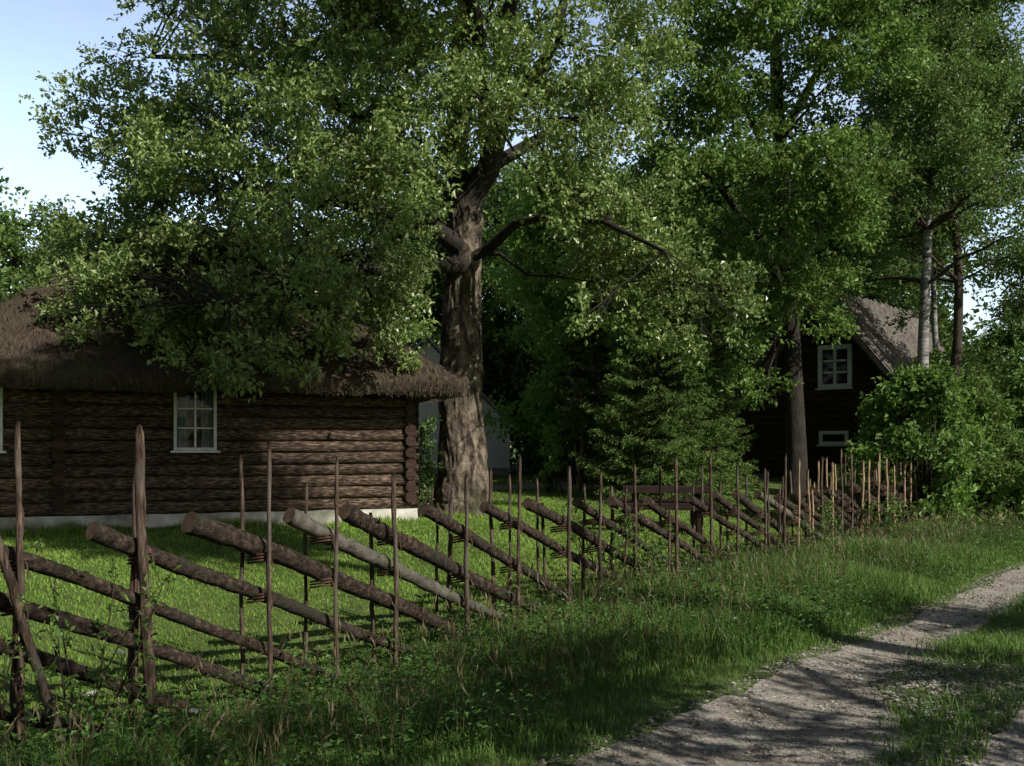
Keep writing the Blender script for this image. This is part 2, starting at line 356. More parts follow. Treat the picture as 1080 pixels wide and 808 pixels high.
# strip between ruts + right verge
L_ = []
s, v, x2, y2 = scatter(230000, -6, 20, 3.2, 9, pw=1.25)
E = np.array([rut_edges(q_) for q_ in np.linspace(-8, 34, 400)]); idx = ((s+8)/42*399).astype(int); E = E[idx]
ed_ = rng.exponential(.06, len(v)); g1 = (v > E[:, 1]-ed_-.02) & (v < E[:, 2]+.03); g2 = v > E[:, 3]-.05
pat = vnoise(x2, y2, 1.9, 1)
keep = (g1 & (rng.random(len(v)) < np.clip((pat-.45)*5+1.1*sst(3.2, 5.2, s), .10+.6*sst(3.5, 5, s), 1))) | (g2 & (rng.random(len(v)) < .8))
x2, y2, g2, pat = x2[keep], y2[keep], g2[keep], pat[keep]
h2 = np.where(g2, rng.uniform(.08, .28, len(x2)), rng.uniform(.03, .13, len(x2)))*(.6+.7*pat)
V, F = blades(np.stack([x2, y2, ground(x2, y2)], 1), h2, rng.uniform(.004, .009, len(x2)), rng.uniform(.2, 1.2, len(x2)))
tag(mesh_np('track_grass', V, F, M['grass']), 'low grass growing between and beside the wheel ruts', 'grass', kind='stuff')
# small broadleaved ground cover: verge, fence foot, house foot
def rosettes(x, y, leaf, hh, per=10):
    n = len(x); z = ground(x, y)
    P = np.repeat(np.stack([x, y, z], 1), per, 0); m_ = n*per
    P[:, 2] += rng.uniform(.02, 1, m_)*np.repeat(hh, per); P[:, :2] += rng.normal(size=(m_, 2))*.05
    a = rng.uniform(0, 2*np.pi, m_); D = np.stack([np.cos(a), np.sin(a), rng.uniform(-.2, .5, m_)], 1)
    L2 = np.repeat(leaf, per)*rng.uniform(.6, 1.2, m_)
    return leaf_arrays(P, D, np.array([0, 0, 1.])+rng.normal(size=(m_, 3))*.3, L2, L2*.55)
s, v, x3, y3 = scatter(5200, -5, 20, -.3, 2.6)
k3 = vnoise(x3, y3, 1.4, 4) > .42; x3, y3 = x3[k3], y3[k3]
V = rosettes(x3, y3, rng.uniform(.03, .07, len(x3)), rng.uniform(.12, .42, len(x3)))
tag(mesh_np('ground_cover', V, quads(len(V)), M['weed']), 'small leafy weeds spread through the verge grass', 'weeds', kind='stuff')
# pebbles
def pebbles(x, y, r, name, label):
    n = len(x); base = np.array([[1,0,0],[0,1,0],[-1,0,0],[0,-1,0],[0,0,.7],[0,0,-.7]])
    V = base[None]*np.stack([r*rng.uniform(.7,1.4,n), r*rng.uniform(.7,1.3,n), r*rng.uniform(.5,.9,n)], 1)[:, None]
    V = V+rng.normal(size=V.shape)*r[:, None, None]*.15
    V += np.stack([x, y, ground(x, y)+.012+r*.2], 1)[:, None]
    F = np.array([[0,1,4],[1,2,4],[2,3,4],[3,0,4],[1,0,5],[2,1,5],[3,2,5],[0,3,5]])
    F = (F[None]+(np.arange(n)*6)[:, None, None]).reshape(-1, 3)
    return tag(mesh_np(name, V.reshape(-1, 3), F, M['stone']), label, 'gravel', kind='stuff')
s, v, x, y = scatter(95000, -4, 13, 2.75, 5.6, pw=1.1)
E2 = np.array([rut_edges(q_) for q_ in np.linspace(-8, 34, 400)])[((s+8)/42*399).astype(int)]
mid = (v > E2[:, 1]) & (v < E2[:, 2]); r = rng.gamma(1.5, .0028, len(x))+.0025
keep = mid | (rng.random(len(x)) < .75)
keep &= ~(mid & (rng.random(len(x)) < .1+.9*sst(3.6, 5.5, s)))
r = np.where(mid, r*1.35, r)
pebbles(x[keep], y[keep], np.minimum(r[keep], .03), 'pebbles', 'loose pale pebbles strewn over the track and its crown')
# fallen leaves
s, v, x, y = scatter(260, -5, 10, 2.7, 5.5)
P = np.stack([x, y, ground(x, y)+.03], 1); a = rng.normal(size=(len(x), 3)); a[:, 2] *= .2
L2 = rng.uniform(.02, .05, len(x))
V = leaf_arrays(P, a, np.array([0, 0, 1.])+rng.normal(size=a.shape)*.3, L2, L2*.6)
tag(mesh_np('fallen_leaves', V, quads(len(V)), M['dry']), 'few small brown leaves lying scattered on the track', 'fallen leaves', kind='stuff')

# ------------------------------------------------------------------ roundpole fence
fence = empty('roundpole_fence', (0, 0, 0)); tag(fence, 'rustic fence of slanting bark covered poles bound between paired upright stakes', 'fence')
def F3(s, v, z): p = fr(s, v); return (p[0], p[1], gz(*p)+z)
def stake(s, v, top, r, lean_s=0, lean_v=0, m='stake', broken=False):
    mb = MB(); n = 16; pts = []; sd = random.random()*20; gb = gz(*fr(s, v))
    for i in range(n):
        t = i/(n-1) if i < n-1 else (n-2)/(n-1)+.03; z = -.1+t*(top-gb+.1)
        p = fr(s+lean_s*t+.016*noise.noise(Vector((t*3, sd, 0)))+.01*noise.noise(Vector((t*9, sd, 0))), v+lean_v*t+.016*noise.noise(Vector((t*3, sd, 7)))); g0 = gz(*fr(s, v))
        pts.append((p[0], p[1], g0+z))
    rad = [r*(1.05-.22*i/(n-1))*random.uniform(.88, 1.12) for i in range(n)]
    if broken: rad[-1] *= .5
    else: rad[-1] *= random.choice([.45, .75, .85])
    mb.tube(pts, rad, 8, rough=.16, nf=14)
    for _ in range(random.choice([0, 1, 2, 2])):
        i = random.randint(3, n-2); p = Vector(pts[i]); a = random.uniform(0, 6.28)
        mb.tube([p, p+Vector((math.cos(a)*r*2.2, math.sin(a)*r*2.2, r*.8))], [r*.3, r*.15], 5)
    return mb.build('stake', M[m], fence)
def rail(s0, z0, s1, z1, v, r, m='rail_bark', v1=None):
    mb = MB(); n = 64; pts = []; v1 = v if v1 is None else v1; ph = random.random()*9
    p0 = np.array(F3(s0, v, 0)); p1 = np.array(F3(s1, v1, 0)); p0[2] = z0; p1[2] = z1
    bow = random.uniform(-.035, .035)
    for i in range(n):
        t = i/(n-1); p = p0+(p1-p0)*t
        p = p+np.array([N2[0], N2[1], 0])*.018*math.sin(t*4+ph)+np.array([0, 0, 1])*(bow*math.sin(math.pi*t)+.008*math.sin(t*11+ph))
        pts.append(p)
    rad = [r*(1-.28*i/(n-1))*(1+.07*noise.noise(Vector((i*.35, ph, 0)))+.1*max(0, noise.noise(Vector((i*.8, ph, 5)))))*random.uniform(.975, 1.025) for i in range(n)]
    mb.tube(pts, rad, 16, rough=.11, cap=1, nf=90)
    dirv = Vector(p1-p0).normalized()
    for _ in range(random.randint(5, 10)):            # knots and twig stubs
        i = random.randint(1, n-2); p = Vector(pts[i]); a = Vector((random.gauss(0, 1), random.gauss(0, 1), random.gauss(0, 1)))
        a = (a-dirv*a.dot(dirv)).normalized(); L0 = random.choice([.3, .3, .5, 1.2])
        b_ = p+a*rad[i]*.8; mb.tube([b_, b_+(a*.7-dirv*.7).normalized()*r*L0*1.3], [r*.2, r*.07], 5)
    for _ in range(random.randint(26, 44)):             # lifting flakes of bark
        i = random.randint(1, n-2); p = Vector(pts[i]); a = Vector((random.gauss(0, 1), random.gauss(0, 1), abs(random.gauss(0, 1))))
        a = (a-dirv*a.dot(dirv)).normalized(); w_ = a.cross(dirv)*random.uniform(.006, .016); b_ = p+a*rad[i]; sg = random.choice([-1, 1])*random.uniform(.02, .055); hh = random.uniform(.004, .02)
        mb.poly([b_-w_, b_+w_, b_+w_*.6+dirv*sg+a*hh, b_-w_*.5+dirv*sg*.8+a*hh*.7])
    o = mb.build('rail', [M[m], M['cut']], fence); o['s'] = s0; del o['s']; return o
def binding(s, z, v=0):
    mb = MB(); c0 = np.array(F3(s, v, 0)); c0[2] = z
    for q_ in range(3):
        pts = []; ph = random.random()*.03
        for i in range(15):
            a = 2*math.pi*i/14
            pts.append((c0[0]+T[0]*.055*math.cos(a)+N2[0]*.105*math.sin(a), c0[1]+T[1]*.055*math.cos(a)+N2[1]*.105*math.sin(a), c0[2]+.022*q_+.02*math.sin(a*1.0+ph)))
        mb.tube(pts, [.008]*15, 5)
    p = Vector(pts[3]); 
    mb.tube([p, p+Vector((N2[0]*.03, N2[1]*.03, -.05)), p+Vector((N2[0]*.04, N2[1]*.04, -.11))], [.006, .005, .003], 4)
    return mb.build('binding', M['withe'], fence)
tops = [(-3.6,1.1),(-2.95,1.1),(-2.3,1.12),(-1.7,1.12),(-1.05,1.12),(-.33,1.12), (.37,1.14),(1.2,1.14),(1.775,1.14),(2.635,1.11),(3.49,1.10),(4.12,1.10),(4.91,1.06),(5.57,1.05),
        (6.37,1.02),(7.32,1.0),(8.0,1.02),(8.62,1.0),(9.36,.98)]
s_ = 9.95
while s_ < 16.2: tops.append((s_+random.uniform(-.1, .1), random.uniform(.88, 1.06))); s_ += .5
rails = []
for i, (s0, z0) in enumerate(tops):
    Ln = random.uniform(2.55, 2.95); rise = z0-.02
    s1 = s0+math.sqrt(Ln**2-rise**2)
    s1 = {2: .45, 3: 1.12, 4: 1.65, 5: 2.5, 6: 3.1}.get(i, s1)
    r = random.uniform(.054, .07) if i < 10 else random.uniform(.046, .06)
    if i == 6: r = .074
    if i < 5: r *= .88
    mname = 'grey_bark' if i in (7, 18) else 'rail_bark'
    rail(s0, z0, min(s1, 17.3), .03+gz(*fr(s1, 0)), random.uniform(-.02, .02), r, mname); rails.append((s0, z0, s1))
pairs = [(-3.4,1.5,1.5),(-2.6,1.6,1.55),(-1.75,1.7,1.4),(-.8,1.87,1.45),(.0,1.83,1.6),(.93,1.75,1.66),(1.51,1.64,1.42),(2.22,1.5,1.15),(3.11,1.45,1.3),(3.82,1.62,1.5),(4.64,1.5,1.12),
         (5.24,1.45,1.3),(5.9,1.5,1.25),(6.86,1.6,1.45),(7.75,1.6,1.3),(8.5,1.45,1.25),(9.3,1.4,1.3)]
s_ = 9.95
while s_ < 16.9: pairs.append((s_, random.uniform(1.3, 1.7), random.uniform(1.25, 1.6))); s_ += random.uniform(.36, .52)
for i, (s0, ta, tb) in enumerate(pairs):
    big = i == 4; light = s0 > 10.2
    va, vb = .115, -.115
    stake(s0+random.uniform(-.03, .05), va, ta if not big else 1.86, .036 if big else random.uniform(.016, .023), random.uniform(-.05, .03) if not big else -.09, random.uniform(-.03, .05), 'sunlit_stake_pale_bark' if light and random.random() < .8 else 'stake', big)
    stake(s0+random.uniform(-.12, .02), vb, tb, .024 if big else random.uniform(.015, .022), random.uniform(-.06, .06), random.uniform(-.04, .04), 'sunlit_stake_pale_bark' if light and random.random() < .45 else 'stake')
    if i in (9, 13) or random.random() < .45: stake(s0+random.choice([-.16, .1, .2]), random.choice([va, vb])-.02, random.uniform(.95, ta-.1), random.uniform(.012, .02), random.uniform(-.06, .06), random.uniform(-.04, .04), 'sunlit_stake_pale_bark' if light else 'stake')
    hs = []
    for (r0, z0, r1) in rails:
        if r0 < s0 < r1: hs.append(z0*(1-(s0-r0)/(r1-r0)))
    hs.sort(reverse=True)
    for z in hs[:2]:
        if z > .25: binding(s0+.01, z-.085)
# a slanting brace stake at the left
stake(-.55, .17, 1.6, .03, -.55, .0)
stake(-.74, -.14, 1.35, .02, .06, .0)
stake(.06, -.16, 1.45, .02, .04, .0)

# ------------------------------------------------------------------ buildings
def log_run(mb, a, b, z, r, over=(0, 0), sides=10, mi=0):
    a = np.array(a); b = np.array(b); u_ = unit(b-a); a = a-u_*over[0]; b = b+u_*over[1]
    n = 14; ph = random.random()*9
    pts = [(*(a+(b-a)*i/(n-1)), z+.008*math.sin(i*1.1+ph)) for i in range(n)]
    mb.tube(pts, [r*random.uniform(.96, 1.05) for _ in range(n)], sides, rough=.07, mi=mi, cap=1, nf=24)
def window(parent, name, c, w, h, cols, rows, yoff, bar=.028, fw=.06, frame_m='white', curtains=True):
    """window in the parent's local x-z plane, facing local -y"""
    mb = MB(); cx, cz = c; y = yoff
    mb.box((cx-w/2+fw/2, y, cz), (fw, .07, h)); mb.box((cx+w/2-fw/2, y, cz), (fw, .07, h))
    mb.box((cx, y, cz+h/2-fw/2), (w-2*fw, .066, fw)); mb.box((cx, y, cz-h/2+fw/2), (w-2*fw, .066, fw))
    iw, ih = w-2*fw, h-2*fw
    for i in range(1, cols): mb.box((cx-iw/2+iw*i/cols, y-.004, cz), (bar*(1.5 if cols == 2 else 1), .045, ih))
    for j in range(1, rows):
        for i in range(cols): 
            wi = iw/cols-bar*1.5; mb.box((cx-iw/2+iw*(i+.5)/cols, y-.002, cz-ih/2+ih*j/rows), (wi, .035, bar))
    f = mb.build(name, M[frame_m], parent)
    mb = MB(); mb.box((cx, y-.05, cz-h/2-.02), (w+.1, .14, .035)); mb.build('sill', M[frame_m], f)
    mb = MB(); mb.poly([(cx-iw/2, y+.016, cz-ih/2), (cx+iw/2, y+.016, cz-ih/2), (cx+iw/2, y+.016, cz+ih/2), (cx-iw/2, y+.016, cz+ih/2)]); mb.build('pane', M['glass'], f)
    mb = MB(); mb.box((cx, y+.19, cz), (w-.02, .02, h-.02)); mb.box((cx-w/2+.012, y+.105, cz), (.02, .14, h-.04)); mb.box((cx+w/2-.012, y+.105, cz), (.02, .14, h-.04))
    mb.box((cx, y+.105, cz+h/2-.012), (w-.06, .14, .02)); mb.box((cx, y+.105, cz-h/2+.012), (w-.06, .14, .02)); mb.build('dark_backing', M['dark'], f)  # black box behind the pane stands in for the unlit room
    if curtains:
        mb = MB()
        for sg in (-1, 1):
            x0 = cx+sg*(iw/2); wd = iw*.33; n = 8; b_ = len(mb.v)
            for i in range(n+1):
                x_ = x0-sg*wd*i/n; yy = y+.08+.02*math.sin(i*2.1)
                mb.v += [(x_, yy, cz-ih/2), (x_, yy, cz+ih/2)]
            for i in range(n): mb.face([b_+2*i, b_+2*i+2, b_+2*i+3, b_+2*i+1], 0, True)
        mb.build('curtain', M['curtain'], f)
    return f

# --- left log house. local x along the front (0 = right corner), y inwards
C0 = px(431, 545, 17.4)[:2]; wd_ = unit(np.array([6.2, 2.35])); rzh = math.atan2(wd_[1], wd_[0])
hg = .27
house = empty('log_house', (C0[0], C0[1], 0), rzh)
tag(house, 'low dark log house with a mossy thatched hip roof behind the big oak', 'house')
HL, HW = 7.1, 6.0; rl = .1
def wall_logs(name, a, b, over, skip=None, z0=.66, nl=11, par=house, m='logwall', r=rl, dz=None, zend=None):
    mb = MB()
    for k in range(nl):
        z = z0+k*(dz or r*1.94)
        if skip and skip[0] < z < skip[1]:      # logs are cut where the window stands
            a_ = np.array(a, float); b_ = np.array(b, float); L0 = np.linalg.norm(b_-a_); u_ = (b_-a_)/L0
            cuts = [0]+[q_ for w_ in skip[2] for q_ in w_]+[L0]
            for q0, q1 in zip(cuts[0::2], cuts[1::2]):
                log_run(mb, a_+u_*q0, a_+u_*q1, z, r*random.uniform(.95, 1.05), (over if q0 == 0 else 0, over if q1 == L0 else 0))
        else: log_run(mb, a, b, z, r*random.uniform(.95, 1.05), (over, over))
    return mb.build(name, [M[m], M['logdark']], par)  # dark log ends paint in the shade at the house corner
# window positions along the front
def local_x(xp):      # where the sight line of photo column xp meets the front wall
    k_ = (xp-540)/FX; n_ = (C0[0]-k_*C0[1])/(k_*wd_[1]-wd_[0]); return n_
wx = (local_x(183)+local_x(228))/2; ww = local_x(228)-local_x(183); wx2 = local_x(-22)
dW = C0[1]+wx*wd_[1]; wzc = CAMZ+(HOR-441.5)/FX*dW; wzh = 67/FX*dW
sk = (wzc-wzh/2-.0, wzc+wzh/2+.0, [(HL+wx2-ww/2, HL+wx2+ww/2), (HL+wx-ww/2, HL+wx+ww/2)])
wall_logs('wall', (-HL, 0), (0, 0), .16, sk)
wall_logs('wall', (-HL, HW), (0, HW), .16)
wall_logs('wall', (0, 0), (0, HW), .16, z0=.66+rl*.93)
wall_logs('wall', (-HL, 0), (-HL, HW), .16, z0=.66+rl*.93)
xi = local_x(62); mb = MB()
for k in range(12): log_run(mb, (xi, -.17), (xi, .5),   .66+rl*.93+k*rl*1.86, rl*.97)
mb.build('partition_log_ends', [M['logwall'], M['logdark']], house)
mb = MB(); n = 130
for i in range(n+1):
    x_ = -HL-.12+(HL+.24)*i/n
    for k in range(6):
        z_ = -.1+.66*k/5; mb.v.append((x_, -.17+.03*nz(x_, z_, 2.5)+.012*nz(x_, z_, 9)+(.05 if k == 5 else 0), z_+.012*nz(x_, 4, 3)))
for i in range(n):
    for k in range(5): q_ = i*6+k; mb.face([q_, q_+6, q_+7, q_+1], 0, True)
mb.box((-HL/2, .02, .3), (HL+.1, .28, .5))
mb.box((0, HW/2, .2), (.3, HW, .44)); mb.box((-HL, HW/2, .2), (.3, HW, .44)); mb.box((-HL/2, HW, .2), (HL, .3, .44))
mb.build('foundation', M['plaster'], house)
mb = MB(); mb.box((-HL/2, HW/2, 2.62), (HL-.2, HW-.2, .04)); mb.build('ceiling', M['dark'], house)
window(house, 'window', (wx, wzc), ww, wzh, 2, 3, -.085, fw=.045, bar=.022)
window(house, 'window', (wx2, wzc), ww, wzh, 2, 3, -.085, fw=.045, bar=.022)
# thatched hip roof
OV = .8; ez = 2.74; x0, x1, y0, y1 = -HL-OV, OV, -OV, HW+OV; rz_ = ez+3.1; hipx = 3.5
def roof_h(x, y):
    dx = min(x-x0, x1-x)/hipx; dy = min(y-y0, y1-y)/((y1-y0)/2)
    h_ = min(dx, dy, 1.0)
    if h_ < 0: h_ = 0
    return ez+(rz_-ez)*(h_-.035*math.sin(math.pi*h_))+.05*nz(x, y, 1.1)+.03*nz(x, y, 4)
gx = np.linspace(x0, x1, 150); gy = np.linspace(y0, y1, 100); vs = []
for y_ in gy:
    for x_ in gx: vs.append((x_, y_, roof_h(x_, y_)))
nxr, nyr = len(gx), len(gy); F_ = []
for j in range(nyr-1):
    for i in range(nxr-1): q_ = j*nxr+i; F_.append((q_, q_+1, q_+nxr+1, q_+nxr))
b_ = len(vs); ring = [i for i in range(nxr)]+[j*nxr+nxr-1 for j in range(1, nyr)]+[(nyr-1)*nxr+i for i in range(nxr-2, -1, -1)]+[j*nxr for j in range(nyr-2, 0, -1)]
for r_i in ring:
    v_ = vs[r_i]; cx_, cy_ = (x0+x1)/2, (y0+y1)/2
    vs.append((v_[0]-.06*np.sign(v_[0]-cx_), v_[1]-.06*np.sign(v_[1]-cy_), v_[2]-.24-.03*nz(v_[0], v_[1], 3)))
nr = len(ring)
for k in range(nr): F_.append((ring[k], b_+k, b_+(k+1) % nr, ring[(k+1) % nr]))
c4 = len(vs)
for k in range(nr): v_ = vs[b_+k]; vs.append((v_[0]-.5*np.sign(v_[0]-cx_), v_[1]-.5*np.sign(v_[1]-cy_), v_[2]+.12))
for k in range(nr): F_.append((b_+k, c4+k, c4+(k+1) % nr, b_+(k+1) % nr))
roof = mesh_np('roof', vs, F_, M['thatch'], house, smooth=True)
# loose straw ends: over the slopes and along the eaves
P = []; D = []
for _ in range(26000):
    x_ = random.uniform(x0, x1); y_ = random.uniform(y0, y0+(y1-y0)*.52); e_ = .05
    gxh = (roof_h(x_+e_, y_)-roof_h(x_-e_, y_))/(2*e_); gyh = (roof_h(x_, y_+e_)-roof_h(x_, y_-e_))/(2*e_)
    P.append((x_, y_, roof_h(x_, y_)+.005)); n_ = math.hypot(gxh, gyh)+1e-5
    D.append((-gxh/n_+random.gauss(0, .12), -gyh/n_+random.gauss(0, .12), -n_+.18+random.gauss(0, .1)))
for _ in range(5000):
    if random.random() < .65: x_ = random.uniform(x0, x1); P.append((x_, y0+.02, ez-random.uniform(0, .24))); D.append((random.gauss(0, .2), -.45, -.8))
    else: y_ = random.uniform(y0, y1); P.append((x1-.02, y_, ez-random.uniform(0, .24))); D.append((.45, random.gauss(0, .2), -.8))
P = np.array(P); D = np.array(D); Ls = rng.uniform(.06, .2, len(P)); Ls[26000:] = rng.uniform(.03, .09, len(P)-26000)
V = leaf_arrays(P, D, rng.normal(size=P.shape)+np.array([0, -.5, 1]), Ls, np.full(len(P), .009), droop=0)
mesh_np('straw', V, quads(len(V)), M['straw'], roof)
mb = MB(); mb.box((-1.9, HW/2, rz_+.25), (.62, .62, 1.1), jit=.01); mb.box((-1.9, HW/2, rz_+.84), (.74, .74, .09)); mb.build('chimney', M['brick'], house)

# --- right log cabin, gable to the camera
G = px(868, 500, 30.2)[:2]; th = math.atan2(-.66, .75); cg = gz(*G)-.05
cabin = empty('log_cabin', (G[0], G[1], 0), th)
tag(cabin, 'dark steep gabled log cabin with white framed windows at the right', 'cabin')
W2, D2 = 2.95, 7.0; ze = 2.55; za = 6.15
mb = MB(); r = .1; z = cg+.3; k = 0
while z < za-.35:
    hw = W2 if z < ze+.25 else W2*(za-z)/(za-ze)*.97
    def seg(a_, b_): 
        if b_-a_ > .1: log_run(mb, (a_, 0), (b_, 0), z, r*random.uniform(.95, 1.05))
    o_ = .25 if z < ze+.1 else 0
    uw = (3.37, 4.66, .53); lw = (1.66, 2.1, .5); hit = None
    for (a_, b_, h_) in (uw, lw):
        if a_-.05 < z < b_+.05: hit = h_
    if hit: seg(-hw-o_, .4-hit); seg(.4+hit, hw+o_)
    else: seg(-hw-o_, hw+o_)
    z += r*1.86; k += 1
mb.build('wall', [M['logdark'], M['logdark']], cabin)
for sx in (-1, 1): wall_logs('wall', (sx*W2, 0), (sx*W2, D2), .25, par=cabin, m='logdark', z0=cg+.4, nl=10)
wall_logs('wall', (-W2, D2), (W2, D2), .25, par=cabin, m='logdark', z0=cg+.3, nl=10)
for c_ in [(sx*(W2-.1), .2+i*1.3) for sx in (-1, 1) for i in range(6)]+[(-2+i*1.3, 0.0) for i in range(4)]:
    mb = MB(); mb.box((*c_, cg+.08), (.42, .4, .3), jit=.05); mb.build('foundation_stone', M['stone'], cabin)
window(cabin, 'window', (.42, 4.02), 1.05, 1.3, 2, 3, -.1, bar=.06, fw=.13, curtains=False)
window(cabin, 'window', (.38, 1.88), .9, .42, 1, 1, -.1, fw=.1, curtains=False)
for sx in (-1, 1):
    mb = MB(); ex = sx*(W2+.5); ezz = za-(za-ze)*(W2+.5)/W2+.1; tk = .16; ns = 30
    y0_, y1_ = -.6, D2+.6
    up_ = np.array([sx*(za-ezz), 0, abs(ex)]); up_ = up_/np.linalg.norm(up_)
    b_ = len(mb.v)
    A = [np.array([0, y0_, za+.1]), np.array([ex, y0_, ezz]), np.array([ex, y1_, ezz]), np.array([0, y1_, za+.1])]
    for p in A: mb.v.append(tuple(p)); 
    for p in A: mb.v.append(tuple(p+up_*tk))
    for q_ in ((0,1,2,3),(4,7,6,5),(0,4,5,1),(1,5,6,2),(2,6,7,3),(3,7,4,0)): mb.face([b_+i for i in q_])
    nrib = 34
    for i in range(nrib):                      # split poles laid down the slope
        y_ = y0_+.1+(y1_-y0_-.2)*i/(nrib-1)+random.uniform(-.02, .02)
        t0, t1 = -.03+random.uniform(0, .04), 1.0+random.uniform(-.01, .03)
        p_ = lambda t: np.array([ex*t, y_, za+.1+(ezz-za-.1)*t])+up_*(tk+.02)
        mb.tube([p_(t0), p_(.33), p_(.66), p_(t1)], [.05*random.uniform(.8, 1.1)]*4, 6, rough=.1)
    mb.build('roof', M['roofgrey'], cabin)
mb = MB()
for sx in (-1, 1):
    mb.tube([(sx*.0, -.62, za+.05), (sx*(W2+.5)*.5, -.62, (za+ezz)/2+.03), (sx*(W2+.52), -.62, ezz+.0)], [.08]*3, 6, flat=.5)
mb.build('bargeboard', M['logdark'], cabin)

# --- pale shed far behind the oak
SH = px(450, 492, 34.5); shed = empty('pale_shed', (SH[0], SH[1], gz(SH[0], SH[1])), R(4))
tag(shed, 'pale boarded gabled shed half hidden behind the oak trunk', 'shed')
sc = 34.5/FX; hw = 88*sc; he = 52*sc; ha = 142*sc
mb = MB(); nb = 44
for i in range(nb):
    xa = -hw+2*hw*i/nb; xb = -hw+2*hw*(i+1)/nb-.012; y_ = random.uniform(-.008, .008)
    f = lambda x_: he+(ha-he)*(1-abs(x_)/hw)
    mb.poly([(xa, y_, .12), (xb, y_, .12), (xb, y_, f(xb)-.05), (xa, y_, f(xa)-.05)])
for sx in (-1, 1):
    mb.box((sx*(hw-.03), 3, he/2), (.05, 5.9, he-.1))
mb.box((0, 6, he/2), (2*hw-.1, .05, he)); mb.box((0, .1, he/2), (2*hw-.1, .05, he-.3))
mb.poly([(-hw+.1, .06, he-.2), (hw-.1, .06, he-.2), (0, .06, ha-.2)])
mb.build('wall', M['palewall'], shed)
mb = MB(); mb.box((0, 3, .05), (2*hw+.06, 6.1, .3)); mb.build('plinth', M['stone'], shed)
for sx in (-1, 1):
    mb = MB(); A = [(0, -.25, ha+.02), (sx*(hw+.3), -.25, he-.3), (sx*(hw+.3), 6.25, he-.3), (0, 6.25, ha+.02)]
    b_ = len(mb.v); mb.v += A+[(a[0], a[1], a[2]+.12) for a in A]
    for q_ in ((0,1,2,3),(4,7,6,5),(0,4,5,1),(1,5,6,2),(2,6,7,3),(3,7,4,0)): mb.face([b_+i for i in q_])
    mb.build('roof', M['greyroof2'], shed)

# --- picnic table
tx, ty = px(702, 0, 18.0)[:2]; tb = empty('picnic_table', (tx, ty, gz(tx, ty)), R(-6)); tb.scale = (.88, .88, .9)
tag(tb, 'dark red brown heavy plank picnic table with benches behind the fence', 'picnic table')
mb = MB()
for i in range(4): mb.box((0, -.3+.2*i, .8), (1.75, .19, .12), jit=.004)
mb.build('table_top', M['table'], tb)
for sy in (-1, 1):
    mb = MB()
    for i in range(2): mb.box((0, sy*(.72+.15*i), .5), (1.95, .14, .12), jit=.004)
    mb.build('bench_seat', M['table'], tb)
for sx in (-1, 1):
    for sy in (-1, 1):
        mb = MB(); mb.tube([(sx*.62, sy*.42, 0), (sx*.62, sy*.2, .75)], [.07, .07], 6); mb.build('leg', M['table'], tb)
        mb = MB(); mb.box((sx*.62, sy*.79, .22), (.12, .22, .44), jit=.01); mb.build('bench_leg', M['table'], tb)
    mb = MB(); mb.box((sx*.7, 0, .385), (.09, 1.5, .1)); mb.build('crossbeam', M['table'], tb)
mb = MB(); mb.box((0, 0, .5), (1.2, .1, .1)); mb.build('stretcher', M['table'], tb)

# ------------------------------------------------------------------ trees
# old oak
ob = np.array([px(487, 0, 19.7)[0], 19.7, 0.30])
def ol(x, y, d): return px(x, y, d)-ob
tr = [ol(x, y, 19.7) for x, y in ((486,552),(486,540),(487,525),(488,495),(487,460),(486,410),(487,360),(488,310),(490,265),(491,230),(492,200))]
tr = list(np.stack([np.interp(np.linspace(0, 10, 141), np.arange(11), np.array(tr)[:, k_]) for k_ in range(3)], 1)); tr[0][2] = -.3
trr = list(np.interp(np.linspace(0, 10, 141), np.arange(11), [.82,.67,.56,.48,.44,.42,.40,.36,.33,.34,.31])*np.array([random.uniform(.995, 1.005) for _ in range(141)]))
B = [([ol(492,205,19.7), ol(478,160,19.9), ol(486,110,20), ol(480,60,20.2), ol(492,10,20.3), ol(485,-70,20.5), ol(480,-200,20.5)], [.3,.26,.24,.2,.18,.14,.06]),
     ([ol(492,215,19.6), ol(515,178,19.3), ol(524,140,19), ol(530,90,18.8), ol(528,40,18.7), ol(545,-20,18.6), ol(570,-120,18.5)], [.26,.22,.2,.17,.15,.12,.05]),
     ([ol(525,130,19), ol(560,90,18.5), ol(585,45,18), ol(595,0,18), ol(610,-60,18)], [.14,.12,.1,.09,.05]),
     ([ol(488,262,19.6), ol(455,240,18.8), ol(415,225,18), ol(370,215,17), ol(320,205,16.2), ol(260,200,16)], [.2,.16,.13,.11,.09,.05]),
     ([ol(478,215,19.7), ol(440,180,19.6), ol(390,130,19), ol(320,90,18.6), ol(240,60,18.5), ol(160,60,18.6)], [.2,.17,.14,.11,.08,.04]),
     ([ol(492,275,19.6), ol(515,262,19.3), ol(545,235,18.6), ol(585,225,18), ol(640,235,17.3), ol(700,265,17)], [.12,.10,.085,.07,.055,.03]),
     ([ol(486,250,19.7), ol(400,215,20.5), ol(300,180,21), ol(200,170,21.5), ol(120,150,21.5)], [.2,.15,.11,.08,.04]),
     ([ol(488,280,19.5), ol(440,280,17.6), ol(380,285,16), ol(300,300,15), ol(240,320,14.6)], [.17,.13,.1,.07,.04]),
     ([ol(492,190,19.8), ol(560,150,21), ol(640,110,22), ol(700,80,22.5)], [.16,.12,.08,.04]),
     ([ol(515,180,19.4), ol(508,60,17.8), ol(490,-40,15.5), ol(475,-110,13.5), ol(440,-200,12.3)], [.16,.14,.11,.08,.04]),
     ([ol(495,268,19.5), ol(528,268,19.0), ol(556,290,18.6), ol(590,292,18.4), ol(622,297,18.2)], [.06,.04,.026,.018,.008])]
cl = []
